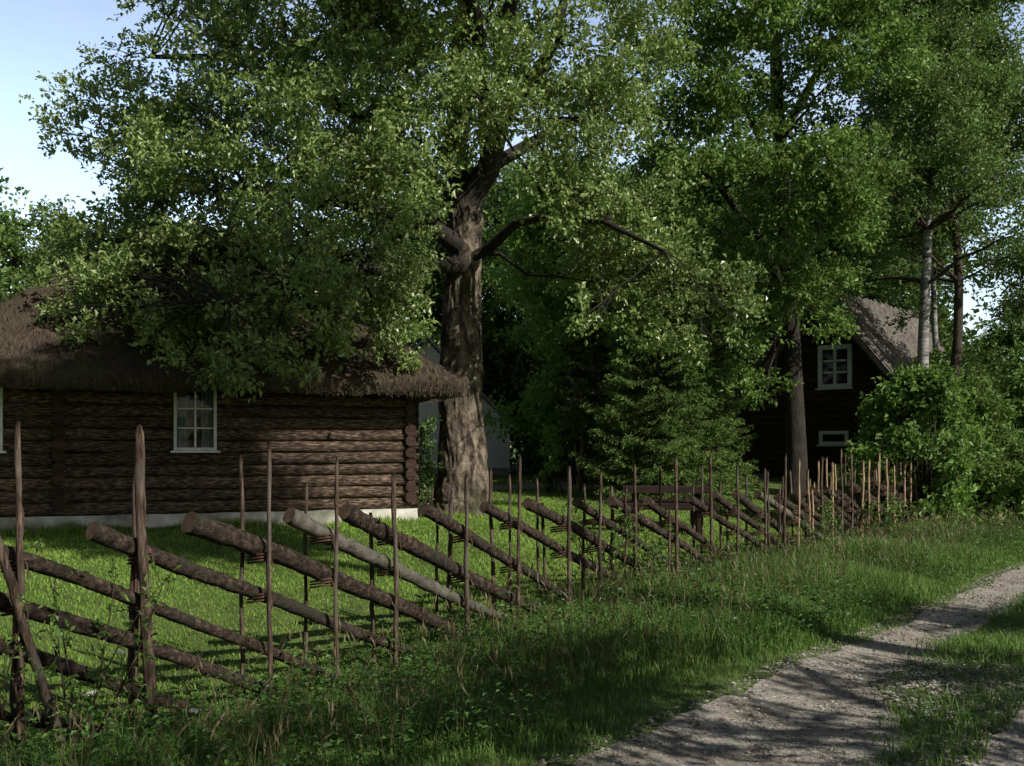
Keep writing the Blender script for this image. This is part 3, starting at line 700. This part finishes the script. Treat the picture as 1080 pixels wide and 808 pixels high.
for (x, y, d, r) in [(88,105,19,.8),(62,140,19.2,.5),(130,60,20,.7),(150,130,18.5,1.1),(190,95,17.8,1.2),(200,180,17,1.3),(140,215,18,1.0),(115,265,18,.8),(170,285,17,1.1),
    (232,250,16,1.2),(95,300,17,.7),(60,312,17,.45),(130,320,16.5,.6),(262,322,15.2,.9),(210,378,14.6,.42),(245,390,14.2,.3),(262,370,14.5,.45),(292,345,14.8,.7),(312,385,14.5,.3),
    (325,245,15,1.2),(398,235,15.4,1.1),(375,290,15,.9),(428,300,16,.7),(345,320,15.5,.8),(395,345,15.8,.5),(432,340,16.5,.45),(425,375,16.5,.2),(300,150,15.5,1.3),(370,130,16,1.3),(435,165,16,1.1),
    (262,60,17,1.4),(350,50,16.5,1.4),(430,70,16.5,1.3),(200,5,19,1.3),(165,-30,20,1.2),(280,-40,18,1.6),(380,-50,17,1.6),(500,95,16.2,.9),(550,112,16.6,.8),(540,60,17,.8),
    (592,190,16.5,.75),(600,160,17,.9),(612,215,17,.8),(655,245,18,.9),(702,270,18.4,.9),(660,290,18.2,.75),(722,310,18.6,.85),(768,305,18.8,.65),(742,350,18.7,.6),(690,345,18.4,.6),(780,335,18.9,.4),
    (640,200,17.5,.8),(620,330,16.4,.35),(450,110,17.5,1.2),(400,180,18.5,1.4),(250,150,19,1.5),(300,230,18.5,1.4),(200,230,19,1.4),(140,150,21,1.3),(340,100,20,1.6),
    (230,-20,21,1.5),(460,-30,18,1.2),(560,-50,18,1.2),(610,30,17.5,.7),(640,60,18,.8),(590,100,19,.7),(560,20,19,.6),(660,130,19,.8),(690,20,21,.9),(640,-40,19,1.2),
    (290,280,19.5,1.3),(220,300,19.5,1.1),(380,260,21,1.3),(160,240,21,1.2),(440,220,22,1.2),(70,300,15.8,.55),(100,290,16,.7),(50,335,15.5,.3),(135,300,15.8,.7),(165,345,15,.5),(90,345,15,.3),(85,250,17.5,.8),(60,280,18,.6),(150,340,16.5,.7),(100,335,17,.5),(190,330,15.8,.8),(45,325,18,.35),(220,200,16.3,1.1),(480,150,17.5,.6),(470,40,17.3,1.1),(520,0,17,1.1),(580,70,18,1.0),(560,110,19,.8),(640,100,19.5,.9),(610,140,20,.8),(690,60,20,.8),(660,0,20,1.1),(440,0,17,1.3),(360,0,16.5,1.4),(300,20,17,1.4),(680,200,18.5,.9),(620,250,18.5,.8),(650,330,18.5,.6),(600,290,19,.5),(430,-110,14.5,1.5),(520,-120,14.5,1.4),(300,-190,15.5,1.7),(420,-220,15.5,1.7),(540,-200,15.5,1.4),(480,-300,16.5,1.7),(520,20,22,1.0),(250,100,22.5,1.6),(400,40,22.5,1.6),(330,180,23,1.6),(620,90,22.5,.9),
    (330,-130,18,2),(450,-150,19,2.2),(560,-150,20,2),(230,-120,20,1.8),(620,-130,18,1.6),(500,-230,20,2.2),(380,-220,21,2.2),
    (350,355,14.8,.35),(180,340,15.5,.6),(240,350,16.5,.7)]:
    n = int(1450*r**2)+140
    cl.append((ol(x, y, d), r*.95, n))
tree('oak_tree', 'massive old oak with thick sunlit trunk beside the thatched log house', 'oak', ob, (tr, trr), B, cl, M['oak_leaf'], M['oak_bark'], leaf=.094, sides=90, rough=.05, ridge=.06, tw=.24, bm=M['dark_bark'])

# second big tree in front of the cabin
mbse = np.array([px(838, 0, 24)[0], 24., 0.42])
def ml_(x, y, d): return px(x, y, d)-mbse
tr = [ml_(x, y, 24) for x, y in ((840,528),(840,515),(840,480),(838,430),(836,380),(834,330),(830,270),(826,200),(820,120),(818,40),(815,-60),(810,-200))]
B = [([ml_(833,320,24), ml_(800,250,23), ml_(760,200,22.3), ml_(720,160,22)], [.12,.09,.06,.03]),
     ([ml_(832,300,24), ml_(865,240,23), ml_(900,200,22), ml_(930,180,21.6)], [.12,.09,.06,.03]),
     ([ml_(826,200,24), ml_(790,120,24), ml_(740,70,23.5), ml_(700,40,23)], [.12,.09,.06,.03]),
     ([ml_(822,150,24), ml_(860,80,23.5), ml_(890,30,23), ml_(920,0,23)], [.12,.09,.06,.03])]
cl = []
for (x, y, d, r) in [(720,120,22,1.1),(680,90,22.5,.9),(760,80,22,1.1),(700,190,22.5,1.0),(745,180,21.5,1.1),(790,150,21.5,.9),(760,250,22,1.0),(720,245,23,.8),(790,300,23,1.0),(750,320,24,.8),
    (830,180,21,.9),(870,165,20.8,.8),(905,190,20.6,.7),(935,185,20.8,.5),(880,215,21,.8),(850,240,21.5,.9),(900,150,21.5,.6),(840,310,22.2,.7),(865,285,22.5,.7),(800,350,22.8,.7),(780,400,23.5,.5),
    (820,10,22,1.2),(870,20,21.5,1.1),(920,30,21.8,1.0),(940,60,22,.7),(880,80,22,1.0),(900,0,22.5,1),(770,10,22.5,1.2),(720,30,23,1.1),(830,90,23,1.0),(780,60,24,1.2),
    (740,-60,23,1.5),(840,-60,23,1.5),(920,-60,23,1.4),(800,-160,24,2),(880,-160,24,1.8),(850,140,25.5,1.2),(800,220,25.5,1.3),(750,130,26,1.3),(860,330,24.5,.7),(880,300,25,.6),(660,50,23.5,.8),(810,410,23.2,.45),(905,250,22.5,.45),(880,340,23,.4)]:
    cl.append((ml_(x, y, d), r, int(1350*r**2)+160))
tree('maple_tree', 'tall dense tree with straight dark trunk standing before the gabled cabin', 'tree', mbse, (tr, [.36,.28,.245,.225,.215,.21,.2,.18,.16,.14,.11,.05]), B, cl, M['maple_leaf'], M['dark_bark'], leaf=.12, sides=16, rough=.05)

# birches at the right
def birch(label, xpx, d, h, r, bark, clx, grp=None, name='birch_tree', seed=1):
    g = np.random.default_rng(seed); b_ = np.array([px(xpx, 0, d)[0], d, gz(px(xpx, 0, d)[0], d)])
    n = 12; tr = [np.array([.15*math.sin(i*.7+seed), .1*math.cos(i), h*i/(n-1)]) for i in range(n)]
    tr[0] = np.array([0, 0, -.1]); rad = [r*(1-.9*(i/(n-1))**1.1) for i in range(n)]
    limbs = []; cl = []
    for i in range(int(clx)):
        z = h*g.uniform(.42, .98); a = g.uniform(0, 6.28); R_ = (1-(z/h-.35)**2*1.2)*g.uniform(.6, 2.6)
        c = np.array([math.cos(a)*R_, math.sin(a)*R_, z+.4]); rr = g.uniform(.5, .95)
        cl.append((c, rr, int(1250*rr**2)+60))
        cl.append((c+np.array([g.normal()*.4, g.normal()*.4, -.9]), rr*.6, int(550*rr**2)+30))   # hanging ends
    return tree(name, label, 'birch' if 'birch' in name else 'tree', b_, (tr, rad), limbs, cl, M['birch_leaf'], bark, leaf=.1, flat=1.0, tw=.35, up=.3, bm=M['bark'])
birch('tall birch with pale white peeling trunk right of the cabin roof', 978, 24.5, 15, .165, M['birch_bark'], 46, seed=3)
birch('tall thin tree with bare dark trunk right of the white birch', 1004, 25.5, 15.5, .15, M['bark'], 40, name='aspen_tree', seed=5)
birch('slim birch tucked just behind the white trunked birch', 990, 27.5, 13, .11, M['birch_bark'], 26, seed=8)
birch('slender birch at the far right edge with hanging leaves over the sky', 1092, 26.5, 12, .12, M['birch_bark'], 26, seed=12)

# spruces
def spruce(label, xpx, d, h, R0, m, n_br, seed, base_z=.25):
    g = np.random.default_rng(seed); x_ = px(xpx, 0, d)[0]; root = empty('spruce_tree', (x_, d, gz(x_, d))); tag(root, label, 'spruce')
    mb = MB(); mb.tube([(0, 0, -.1), (0, 0, h*.5), (.03, 0, h)], [.02*h, .012*h, .01], 10, rough=.05)
    Vs = []
    for b_ in range(n_br):
        t = (b_+g.random())/n_br; z = h*(.03+.95*t); Lb = R0*(1-t)**.75*g.uniform(.7, 1.15)+.1; a = b_*2.4+g.normal()*.3
        dirh = np.array([math.cos(a), math.sin(a), 0]); ns = 7
        pts = [np.array([0, 0, z])+dirh*Lb*q_+np.array([0, 0, 1])*Lb*(-.22*math.sin(q_*1.9)+.16*q_**3) for q_ in np.linspace(0, 1, ns)]
        mb.tube(pts, np.linspace(.018+.004*Lb, .004, ns), 4)
        pts = np.array(pts); sd = np.array([-dirh[1], dirh[0], 0])
        nt_ = int(24*Lb)+6; q_ = g.uniform(.1, 1, nt_); ii = np.minimum((q_*(ns-1)).astype(int), ns-2); fq = q_*(ns-1)-ii
        base = pts[ii]*(1-fq)[:, None]+pts[ii+1]*fq[:, None]
        sg = np.where(g.random(nt_) < .5, -1, 1); tl = Lb*.38*(1-q_*.75)*g.uniform(.6, 1.2, nt_)+.08
        td = unit(sd*sg[:, None]*.8+dirh*.7+np.stack([g.normal(size=nt_)*.12, g.normal(size=nt_)*.12, -.08-.22*g.random(nt_)], 1))
        nn = 16; u_ = np.tile(np.linspace(0.05, 1, nn), nt_); bb = np.repeat(base, nn, 0)+np.repeat(td*tl[:, None], nn, 0)*u_[:, None]
        bb[:, 2] -= u_**2*np.repeat(tl, nn)*.12
        D = np.repeat(td, nn, 0)*.8+g.normal(size=(len(bb), 3))*.55; D[:, 2] -= .1
        L2 = g.uniform(.05, .10, len(bb))
        Vs.append(leaf_arrays(bb, D, np.array([0, 0, 1.])+g.normal(size=(len(bb), 3))*.5, L2, L2*.3, droop=.1))
    mb.build('trunk', M['bark'], root); V = np.concatenate(Vs); mesh_np('crown', V, quads(len(V)), m, root); return root
spruce('bushy yellow green spruce with drooping boughs behind the picnic table', 698, 23.6, 7.8, 1.95, M['needle'], 290, 21)
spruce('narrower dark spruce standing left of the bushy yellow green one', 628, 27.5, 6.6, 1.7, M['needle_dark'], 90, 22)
spruce('shaded dark spruce between the yellow green spruce and the cabin', 750, 27, 7.0, 1.25, M['needle'], 150, 23)

# generic broadleaved trees: two grown forms, copied
def blob_tree(name, label, loc, h, w, n_cl, leafm, leaf, seed, trunk_r=.16, zlo=.25, dens=420, group=None, bark='bark', cat='tree'):
    g = np.random.default_rng(seed); n = 8
    tr = [np.array([.1*math.sin(i+seed), .1*math.cos(i*1.3), (h*.85)*i/(n-1)]) for i in range(n)]; tr[0] = np.array([0, 0, -.1])
    limbs = []
    for _ in range(5):
        a = g.uniform(0, 6.28); z = h*g.uniform(.25, .6); e = np.array([math.cos(a)*w*.55, math.sin(a)*w*.55, z+h*.22])
        limbs.append((list(bez(np.array([0, 0, z]), e, .1, 5)), list(np.linspace(trunk_r*.5, trunk_r*.12, 5))))
    cl = []
    for _ in range(n_cl):
        t = g.random(); z = h*(zlo+(1-zlo)*t); pr = math.sin(math.pi*min(1, (t*.8+.18)))**.6
        a = g.uniform(0, 6.28); R_ = w*pr*g.uniform(.45, 1.0); rr = g.uniform(.09, .16)*h*.8
        cl.append((np.array([math.cos(a)*R_, math.sin(a)*R_, z*.93]), rr, int(dens*rr**1.6)))
    return tree(name, label, cat, loc, (tr, [trunk_r*(1-.8*i/(n-1)) for i in range(n)]), limbs, cl, leafm, M[bark], leaf=leaf, group=group, tw=leaf*3)
def at(xp, d): x_ = px(xp, 0, d)[0]; return (x_, d, gz(x_, d)-.05)
blob_tree('maple_tree', 'bright yellow green maple right of the oak trunk', at(606, 30), 9.8, 2.2, 60, M['bright_leaf'], .15, 31, dens=620, zlo=.12)
bgA = blob_tree('broadleaf_tree', 'pale green rounded tree at the far left beyond the log house', at(15, 36), 10.5, 4.2, 52, M['far_leaf'], .2, 41, trunk_r=.2, dens=420, zlo=.1)
bgB = blob_tree('broadleaf_tree', 'dark green tall tree in the wood behind the pale shed', at(480, 45), 14.0, 3.6, 60, M['dark_leaf'], .24, 42, trunk_r=.22, dens=380, zlo=.08)
bgC = blob_tree('broadleaf_tree', 'pale olive tree rising behind the oak trunk fork', at(570, 40), 13.0, 3.8, 56, M['birch_leaf'], .2, 43, trunk_r=.2, dens=420, zlo=.1)
for (src, xp, d, s_, lab) in [
    (bgA, -60, 33, .95, 'leafy tree cut by the left edge of the photo'),
    (bgA, 75, 42, .92, 'rounded tree peeping between the far left tree and the oak'),
    (bgB, 130, 46, .75, 'dark tree hidden behind the ridge of the thatched roof'),
    (bgA, 230, 44, .85, 'green tree glimpsed through the left half of the oak crown'),
    (bgC, 330, 46, .85, 'olive tree glimpsed above the thatched chimney'),
    (bgB, 415, 41, .8, 'dark tree directly behind the pale shed roof'),
    (bgA, 560, 44, .8, 'rounded green tree touching the right slope of the pale shed'),
    (bgB, 640, 36, .8, 'dark tree rising behind the narrow dark spruce'),
    (bgC, 690, 38, .95, 'olive tree rising behind the bushy yellow green spruce'),
    (bgB, 740, 41, .9, 'dark tree behind the oak crown at its right tip'),
    (bgB, 790, 37, .85, 'dark tree just left of the cabin roof peak'),
    (bgA, 850, 43, .95, 'green tree showing above the cabin ridge'),
    (bgC, 915, 46, .8, 'olive tree beyond the cabin roof left of the birches'),
    (bgA, 960, 52, .72, 'green tree low behind the birch trunks'),
    (bgB, 905, 38, .95, 'dark tree filling the gap between the cabin ridge and the birches'),
    (bgC, 870, 50, 1.05, 'tall olive tree far behind the cabin'),
    (bgC, 1045, 52, .52, 'small distant tree low under the open sky at right'),
    (bgB, 1095, 40, .55, 'small dark tree at the right edge above the bushes'),
    ]:
    copy_tree(src, at(xp, d), random.uniform(0, 6.28), (s_*random.uniform(.95, 1.15), s_, s_*random.uniform(.96, 1.05)), lab)

# far wood beyond, one mass
V = []
for k in range(150):
    a = -60+120*k/149; d = 72+random.uniform(-4, 8); V.append(clump_leaves((a, d, random.uniform(1.5, 5.0)), random.uniform(2.2, 3.2), 420, .45, 6, tw=.9))
V = np.concatenate(V); tag(mesh_np('distant_wood', V, quads(len(V)), M['far_leaf']), 'far off green wood closing the view behind all the trees', 'wood', kind='stuff')

# young trees and shrubs
def shrub(name, label, loc, clumps, leafm, leaf, stems=6, cat='shrub', tw=.25, group=None):
    root = empty(name, loc); tag(root, label, cat, group); mb = MB(); V = []
    cs = [np.array(c[:3]) for c in clumps]
    for i, c in enumerate(cs):
        b0 = np.array([random.gauss(0, .12), random.gauss(0, .12), -.05])
        mb.tube(crooked(bez(b0, c, .1, 6), .02), np.linspace(.03, .008, 6)*min(1, .4+c[2]*.3), 5)
        for _ in range(5):
            e = c+unit(rng.normal(size=3))*clumps[i][3]*.9; mb.tube(bez(c, e, .1, 4), [.008, .006, .004, .002], 4)
        V.append(clump_leaves(c, clumps[i][3], clumps[i][4], leaf, 8, tw=tw, up=.8))
    mb.build('stem', M['bark'], root); V = np.concatenate(V); mesh_np('foliage', V, quads(len(V)), leafm, root); return root
def rand_cl(n, w, h, r0, r1, dens, seed, zlo=.15):
    g = np.random.default_rng(seed); o = []
    for _ in range(n):
        t = g.random(); a = g.uniform(0, 6.28); R_ = w*g.uniform(.2, 1)*math.sqrt(max(.08, 1-t**1.7)); r = g.uniform(r0, r1)
        o.append((math.cos(a)*R_, math.sin(a)*R_, zlo+(h-r)*t, r, int(dens*r*r)))
    return o
shrub('hazel_bush', 'large bright leafy bush where the fence ends before the cabin', at(972, 19.3), rand_cl(54, 1.3, 3.3, .3, .6, 1400, 51), M['bush_leaf'], .12)
shrub('hazel_bush', 'dense darker bush right of the large bright one', at(1046, 20.5), rand_cl(44, 1.5, 3.0, .35, .65, 1200, 52), M['maple_leaf'], .12)
shrub('hazel_bush', 'tall bush filling the right edge of the photo', at(1098, 23), rand_cl(40, 1.5, 4.0, .4, .7, 1000, 53), M['bush_leaf'], .12)
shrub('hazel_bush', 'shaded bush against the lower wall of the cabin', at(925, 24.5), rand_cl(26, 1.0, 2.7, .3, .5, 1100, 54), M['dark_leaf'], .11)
shrub('hazel_bush', 'low bush beneath the birch trunks', at(1000, 27), rand_cl(36, 2.0, 4.2, .4, .7, 900, 56), M['maple_leaf'], .13)
shrub('lilac_shrub', 'slim light green shrub alone on the far lawn', at(581, 25), rand_cl(14, .28, 1.75, .14, .26, 2600, 57), M['bright_leaf'], .08, tw=.12)
shrub('elder_bush', 'dark bush climbing beside the right corner of the log house', at(446, 18.6), rand_cl(10, .25, 1.9, .15, .3, 1800, 58), M['dark_leaf'], .09, tw=.15)
shrub('elder_bush', 'dark undergrowth bush between the pale shed and the spruces', at(590, 33), rand_cl(26, 1.3, 2.3, .35, .6, 800, 59), M['dark_leaf'], .14)
shrub('elder_bush', 'dark undergrowth bush left of the cabin wall', at(745, 35), rand_cl(26, 1.5, 2.6, .35, .6, 800, 60), M['dark_leaf'], .14)
shrub('elder_bush', 'leafy bush low at the left beyond the log house', at(-5, 30), rand_cl(20, 1.5, 3.5, .4, .7, 800, 61), M['far_leaf'], .14)
# forked little tree on the far lawn
b_ = at(609, 25.5)
tree('young_tree', 'little tree with a pale forked trunk on the far lawn', 'young tree', b_, ([(0,0,-.05),(0.02,0,.3),(.03,0,.6)], [.045,.04,.035]),
     [([(.03,0,.55),(-.06,0,1.1),(-.1,0,1.8)], [.03,.022,.012]), ([(.03,0,.55),(.12,0,.05),(.16,0,-.03)], [.03,.03,.03]), ([(.03,0,.6),(.12,0,1.2),(.1,0,2.1)], [.03,.022,.012])],
     [(np.array(c), r, n) for c, r, n in (((-.1,0,1.5),.3,260),((.15,.1,1.9),.32,280),((0,-.1,2.3),.3,260),((0,0,2.8),.25,200),((-.25,0,1.9),.22,160))], M['dark_leaf'], M['sunlit_stake_pale_bark'], leaf=.09, tw=.12)
# saplings threaded through the fence
def sapling(label, s, v, h, n_b, seed, leaf=.05, m='bush_leaf', lean=(0, 0)):
    g = np.random.default_rng(seed); p = fr(s, v); root = empty('sapling', (p[0], p[1], gz(*p))); tag(root, label, 'sapling')
    mb = MB(); Vs = []
    for b_ in range(n_b):
        a = g.uniform(0, 6.28); L0 = h*g.uniform(.55, 1.0)
        e = np.array([math.cos(a)*h*.33+lean[0], math.sin(a)*h*.33+lean[1], L0]); pts = bez((0, 0, -.03), e, .12, 9)
        mb.tube(pts, np.linspace(.008, .002, 9), 5)
        for q_ in range(2, 9):
            for w_ in range(2):
                o = unit(g.normal(size=3)+np.array([0, 0, .3])); tl = g.uniform(.06, .2); mb.tube([pts[q_], pts[q_]+o*tl], [.003, .001], 4)
                k = 6; t = np.linspace(.2, 1, k); P = pts[q_]+o*(tl*t)[:, None]; D = o+g.normal(size=(k, 3))*.7; L2 = leaf*g.uniform(.6, 1.2, k)
                Vs.append(leaf_arrays(P, D, np.array([0, 0, 1.])+g.normal(size=(k, 3))*.4, L2, L2*.55))
    mb.build('stem', M['bark'], root); V = np.concatenate(Vs); mesh_np('foliage', V, quads(len(V)), M[m], root)
sapling('thin leafy sapling growing through the rails left of the broken stake', -.55, .28, 1.35, 5, 71, lean=(.05, 0))
sapling('bushy sapling around the leftmost stakes of the fence', -1.25, .3, 1.0, 9, 72, leaf=.045)
sapling('sapling at the bottom left corner among the long grass', -1.6, .7, .7, 9, 73, leaf=.05)
sapling('leafy sapling rising through the middle of the fence', 5.55, -.1, 1.05, 7, 74, leaf=.05)
sapling('small sapling leaning over the low rail ends mid fence', 5.9, .25, .75, 7, 75, leaf=.05)
sapling('low sapling among the bright far stakes', 10.9, .3, .8, 6, 76, leaf=.06)
sapling('leafy shoot near the far end of the fence', 13.4, .35, .9, 7, 77, leaf=.07)
sapling('small weed clump at the foot of the oak', 6.6, -8.4, .55, 10, 78, leaf=.07)
# white umbel flowers
for i, (xp, yp, d, lab) in enumerate([(96,733,5.55,'white flower umbel at the foot of the leftmost stakes'), (205,752,5.45,'white flower umbel below the lowest rail end'), (128,690,5.8,'white flower umbel against the lowest rails')]):
    p = px(xp, yp, d); g0 = gz(p[0], p[1]); root = empty('umbel_flower', (p[0], p[1], g0)); tag(root, lab, 'flower')
    h = max(.15, p[2]-g0); mb = MB(); mb.tube([(0, 0, 0), (.01, 0, h*.6), (0, 0, h)], [.004, .003, .003], 5)
    for k in range(9):
        a = k*.7; mb.tube([(0, 0, h*.93), (math.cos(a)*.028, math.sin(a)*.028, h+.01)], [.0015, .001], 4)
    mb.build('stem', M['weed'], root)
    P = np.stack([rng.normal(size=70)*.013, rng.normal(size=70)*.013, np.full(70, h+.012)+rng.normal(size=70)*.004], 1)
    V = leaf_arrays(P, rng.normal(size=(70, 3)), np.tile([0, 0, 1.], (70, 1)), np.full(70, .011), np.full(70, .009)); mesh_np('flower_head', V, quads(len(V)), M['petal'], root)

for lx_, ly_, sd_ in ((9.9, 3.0, 81),):  # added out of view to throw shade on the log house wall and roof
    blob_tree('unseen_shade_tree', 'tall high crowned tree added unseen at the right to shade the log house' if sd_ == 81 else 'high crowned tree added unseen right of the viewer for its shade', (lx_, ly_, gz(lx_, ly_)), 18.0, .7, 22, M["far_leaf"], .2, sd_, trunk_r=.2, dens=420, zlo=.8)
# roadside trees on the other side of the track (their shade falls on verge and track)
for k_, (s0_, hh_, sc_, lab) in enumerate([(-5.5, 10.5, .78, 'young roadside tree behind the viewer'), (-1.6, 9.9, .78, 'young roadside tree right of the track nearest the viewer'), (.7, 9.0, .66, 'young roadside tree between the nearest and second along'),
    (2.6, 8.2, .6, 'young roadside tree right of the track, second along'), (6.6, 8.8, .52, 'young roadside tree right of the track, third along')]):
    q_ = fr(s0_, 1.0)+np.array([.786, -.618])*hh_
    if k_ == 0: rdA = blob_tree('unseen_shade_tree', lab, (q_[0], q_[1], gz(*q_)-.05), 7.4, 2.6, 26, M['far_leaf'], .12, 91, trunk_r=.09, dens=430, zlo=.16)
    else: copy_tree(rdA, (q_[0], q_[1], gz(*q_)-.05), k_*1.7, sc_/.7, lab)

for (x_, y_, src, sc_, lab) in [(-13, -6, bgB, .95, 'tall tree added unseen behind the viewer to dim the skylight, farthest left'), (-7, -9, bgC, 1.0, 'olive tree added unseen behind the viewer to dim the skylight'), (-1, -11, bgB, 1.0, 'tall dark tree added unseen straight behind the viewer to dim the skylight')]:
    copy_tree(src, (x_, y_, 0), x_*1.3, sc_, lab)  # trees added out of view to block skylight and deepen the shade

# ------------------------------------------------------------------ light, sky, camera
SUN_DIR = Vector((.70, -.55, .64)).normalized()
elev = math.asin(SUN_DIR.z); azim = math.atan2(SUN_DIR.x, SUN_DIR.y)
w = bpy.data.worlds.new('World'); scene.world = w; w.use_nodes = True
nt = w.node_tree; bg = nt.nodes['Background']
sky = nt.nodes.new('ShaderNodeTexSky'); sky.sky_type = 'NISHITA'; sky.sun_disc = False
sky.sun_elevation = elev; sky.sun_rotation = azim; sky.air_density = 1.0; sky.dust_density = 1.2; sky.ozone_density = 1.0
hs = nt.nodes.new('ShaderNodeHueSaturation'); hs.inputs['Saturation'].default_value = .8; nt.links.new(sky.outputs[0], hs.inputs['Color'])
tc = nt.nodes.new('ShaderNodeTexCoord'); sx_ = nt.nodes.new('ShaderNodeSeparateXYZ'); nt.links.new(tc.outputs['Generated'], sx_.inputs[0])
hz = nd(nt, 'ShaderNodeMapRange'); hz.inputs[1].default_value = .3; hz.inputs[2].default_value = .75; hz.inputs[3].default_value = 2.15; hz.inputs[4].default_value = .5   # sky made brighter low down and dimmer overhead to hold the ambient light
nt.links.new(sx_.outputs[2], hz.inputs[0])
hy = nd(nt, 'ShaderNodeMapRange'); hy.inputs[1].default_value = .2; hy.inputs[2].default_value = .75; hy.inputs[3].default_value = .3; hy.inputs[4].default_value = 1.0   # sky dimmed except ahead of the viewer, added to lower the ambient light
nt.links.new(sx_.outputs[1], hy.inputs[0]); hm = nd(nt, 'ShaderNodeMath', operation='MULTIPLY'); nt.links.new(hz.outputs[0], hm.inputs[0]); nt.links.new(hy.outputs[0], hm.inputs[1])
cn = nd(nt, 'ShaderNodeTexNoise', Scale=2.2, Detail=6.0, Roughness=.6); mp_ = nt.nodes.new('ShaderNodeMapping'); mp_.inputs['Scale'].default_value = (1, 1, 3); nt.links.new(tc.outputs['Generated'], mp_.inputs[0]); nt.links.new(mp_.outputs[0], cn.inputs[0])
cf = ramp(nt, cn.outputs[0], [(.5, (0,0,0)), (.8, (.45,.45,.45))])
cm_ = nd(nt, 'ShaderNodeMix', data_type='RGBA'); nt.links.new(cf, cm_.inputs[0]); nt.links.new(hs.outputs[0], cm_.inputs[6]); cm_.inputs[7].default_value = (3.4, 3.5, 3.6, 1)
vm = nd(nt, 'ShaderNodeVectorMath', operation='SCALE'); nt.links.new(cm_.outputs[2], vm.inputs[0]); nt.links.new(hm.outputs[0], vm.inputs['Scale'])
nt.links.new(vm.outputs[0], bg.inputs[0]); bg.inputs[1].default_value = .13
sun = bpy.data.lights.new('sun', 'SUN'); sun.energy = 5.0; sun.angle = R(.5); sun.color = (1, .95, .86)
so = bpy.data.objects.new('sun', sun); col.objects.link(so); so.rotation_euler = SUN_DIR.to_track_quat('Z', 'Y').to_euler(); so.location = (20, -15, 30)
cam = bpy.data.cameras.new('camera'); cam.lens = 35.0; cam.sensor_width = 36.0; cam.shift_y = (HOR-404)/1080; cam.clip_end = 3000
co = bpy.data.objects.new('camera', cam); col.objects.link(co); co.location = (0, 0, CAMZ); co.rotation_euler = (R(90), 0, 0); scene.camera = co
scene.view_settings.view_transform = 'Standard'; scene.view_settings.look = 'None'; scene.view_settings.exposure = 0
scene.cycles.max_bounces = 6; scene.cycles.diffuse_bounces = 2; scene.cycles.transparent_max_bounces = 6
# taller grass and weeds at the foot of the log house and around the oak
gx_ = []; gy_ = []
for _ in range(9000):
    if random.random() < .6: lx = random.uniform(-HL-.2, .3); ly = -.2-abs(random.gauss(0, .14)); gx_.append(C0[0]+lx*wd_[0]-ly*wd_[1]); gy_.append(C0[1]+lx*wd_[1]+ly*wd_[0])
    else: a = random.uniform(0, 6.28); r_ = .75+abs(random.gauss(0, .3)); gx_.append(ob[0]+math.cos(a)*r_); gy_.append(ob[1]+math.sin(a)*r_)
gx_ = np.array(gx_); gy_ = np.array(gy_)
V, F = blades(np.stack([gx_, gy_, ground(gx_, gy_)], 1), rng.uniform(.06, .24, len(gx_))*(.3+vnoise(gx_, gy_, 2.2)), rng.uniform(.008, .016, len(gx_)), rng.uniform(.1, .9, len(gx_)))
tag(mesh_np('foot_grass', V, F, M['lawn']), 'uncut grass left standing along the house foundation and round the oak foot', 'grass', kind='stuff')
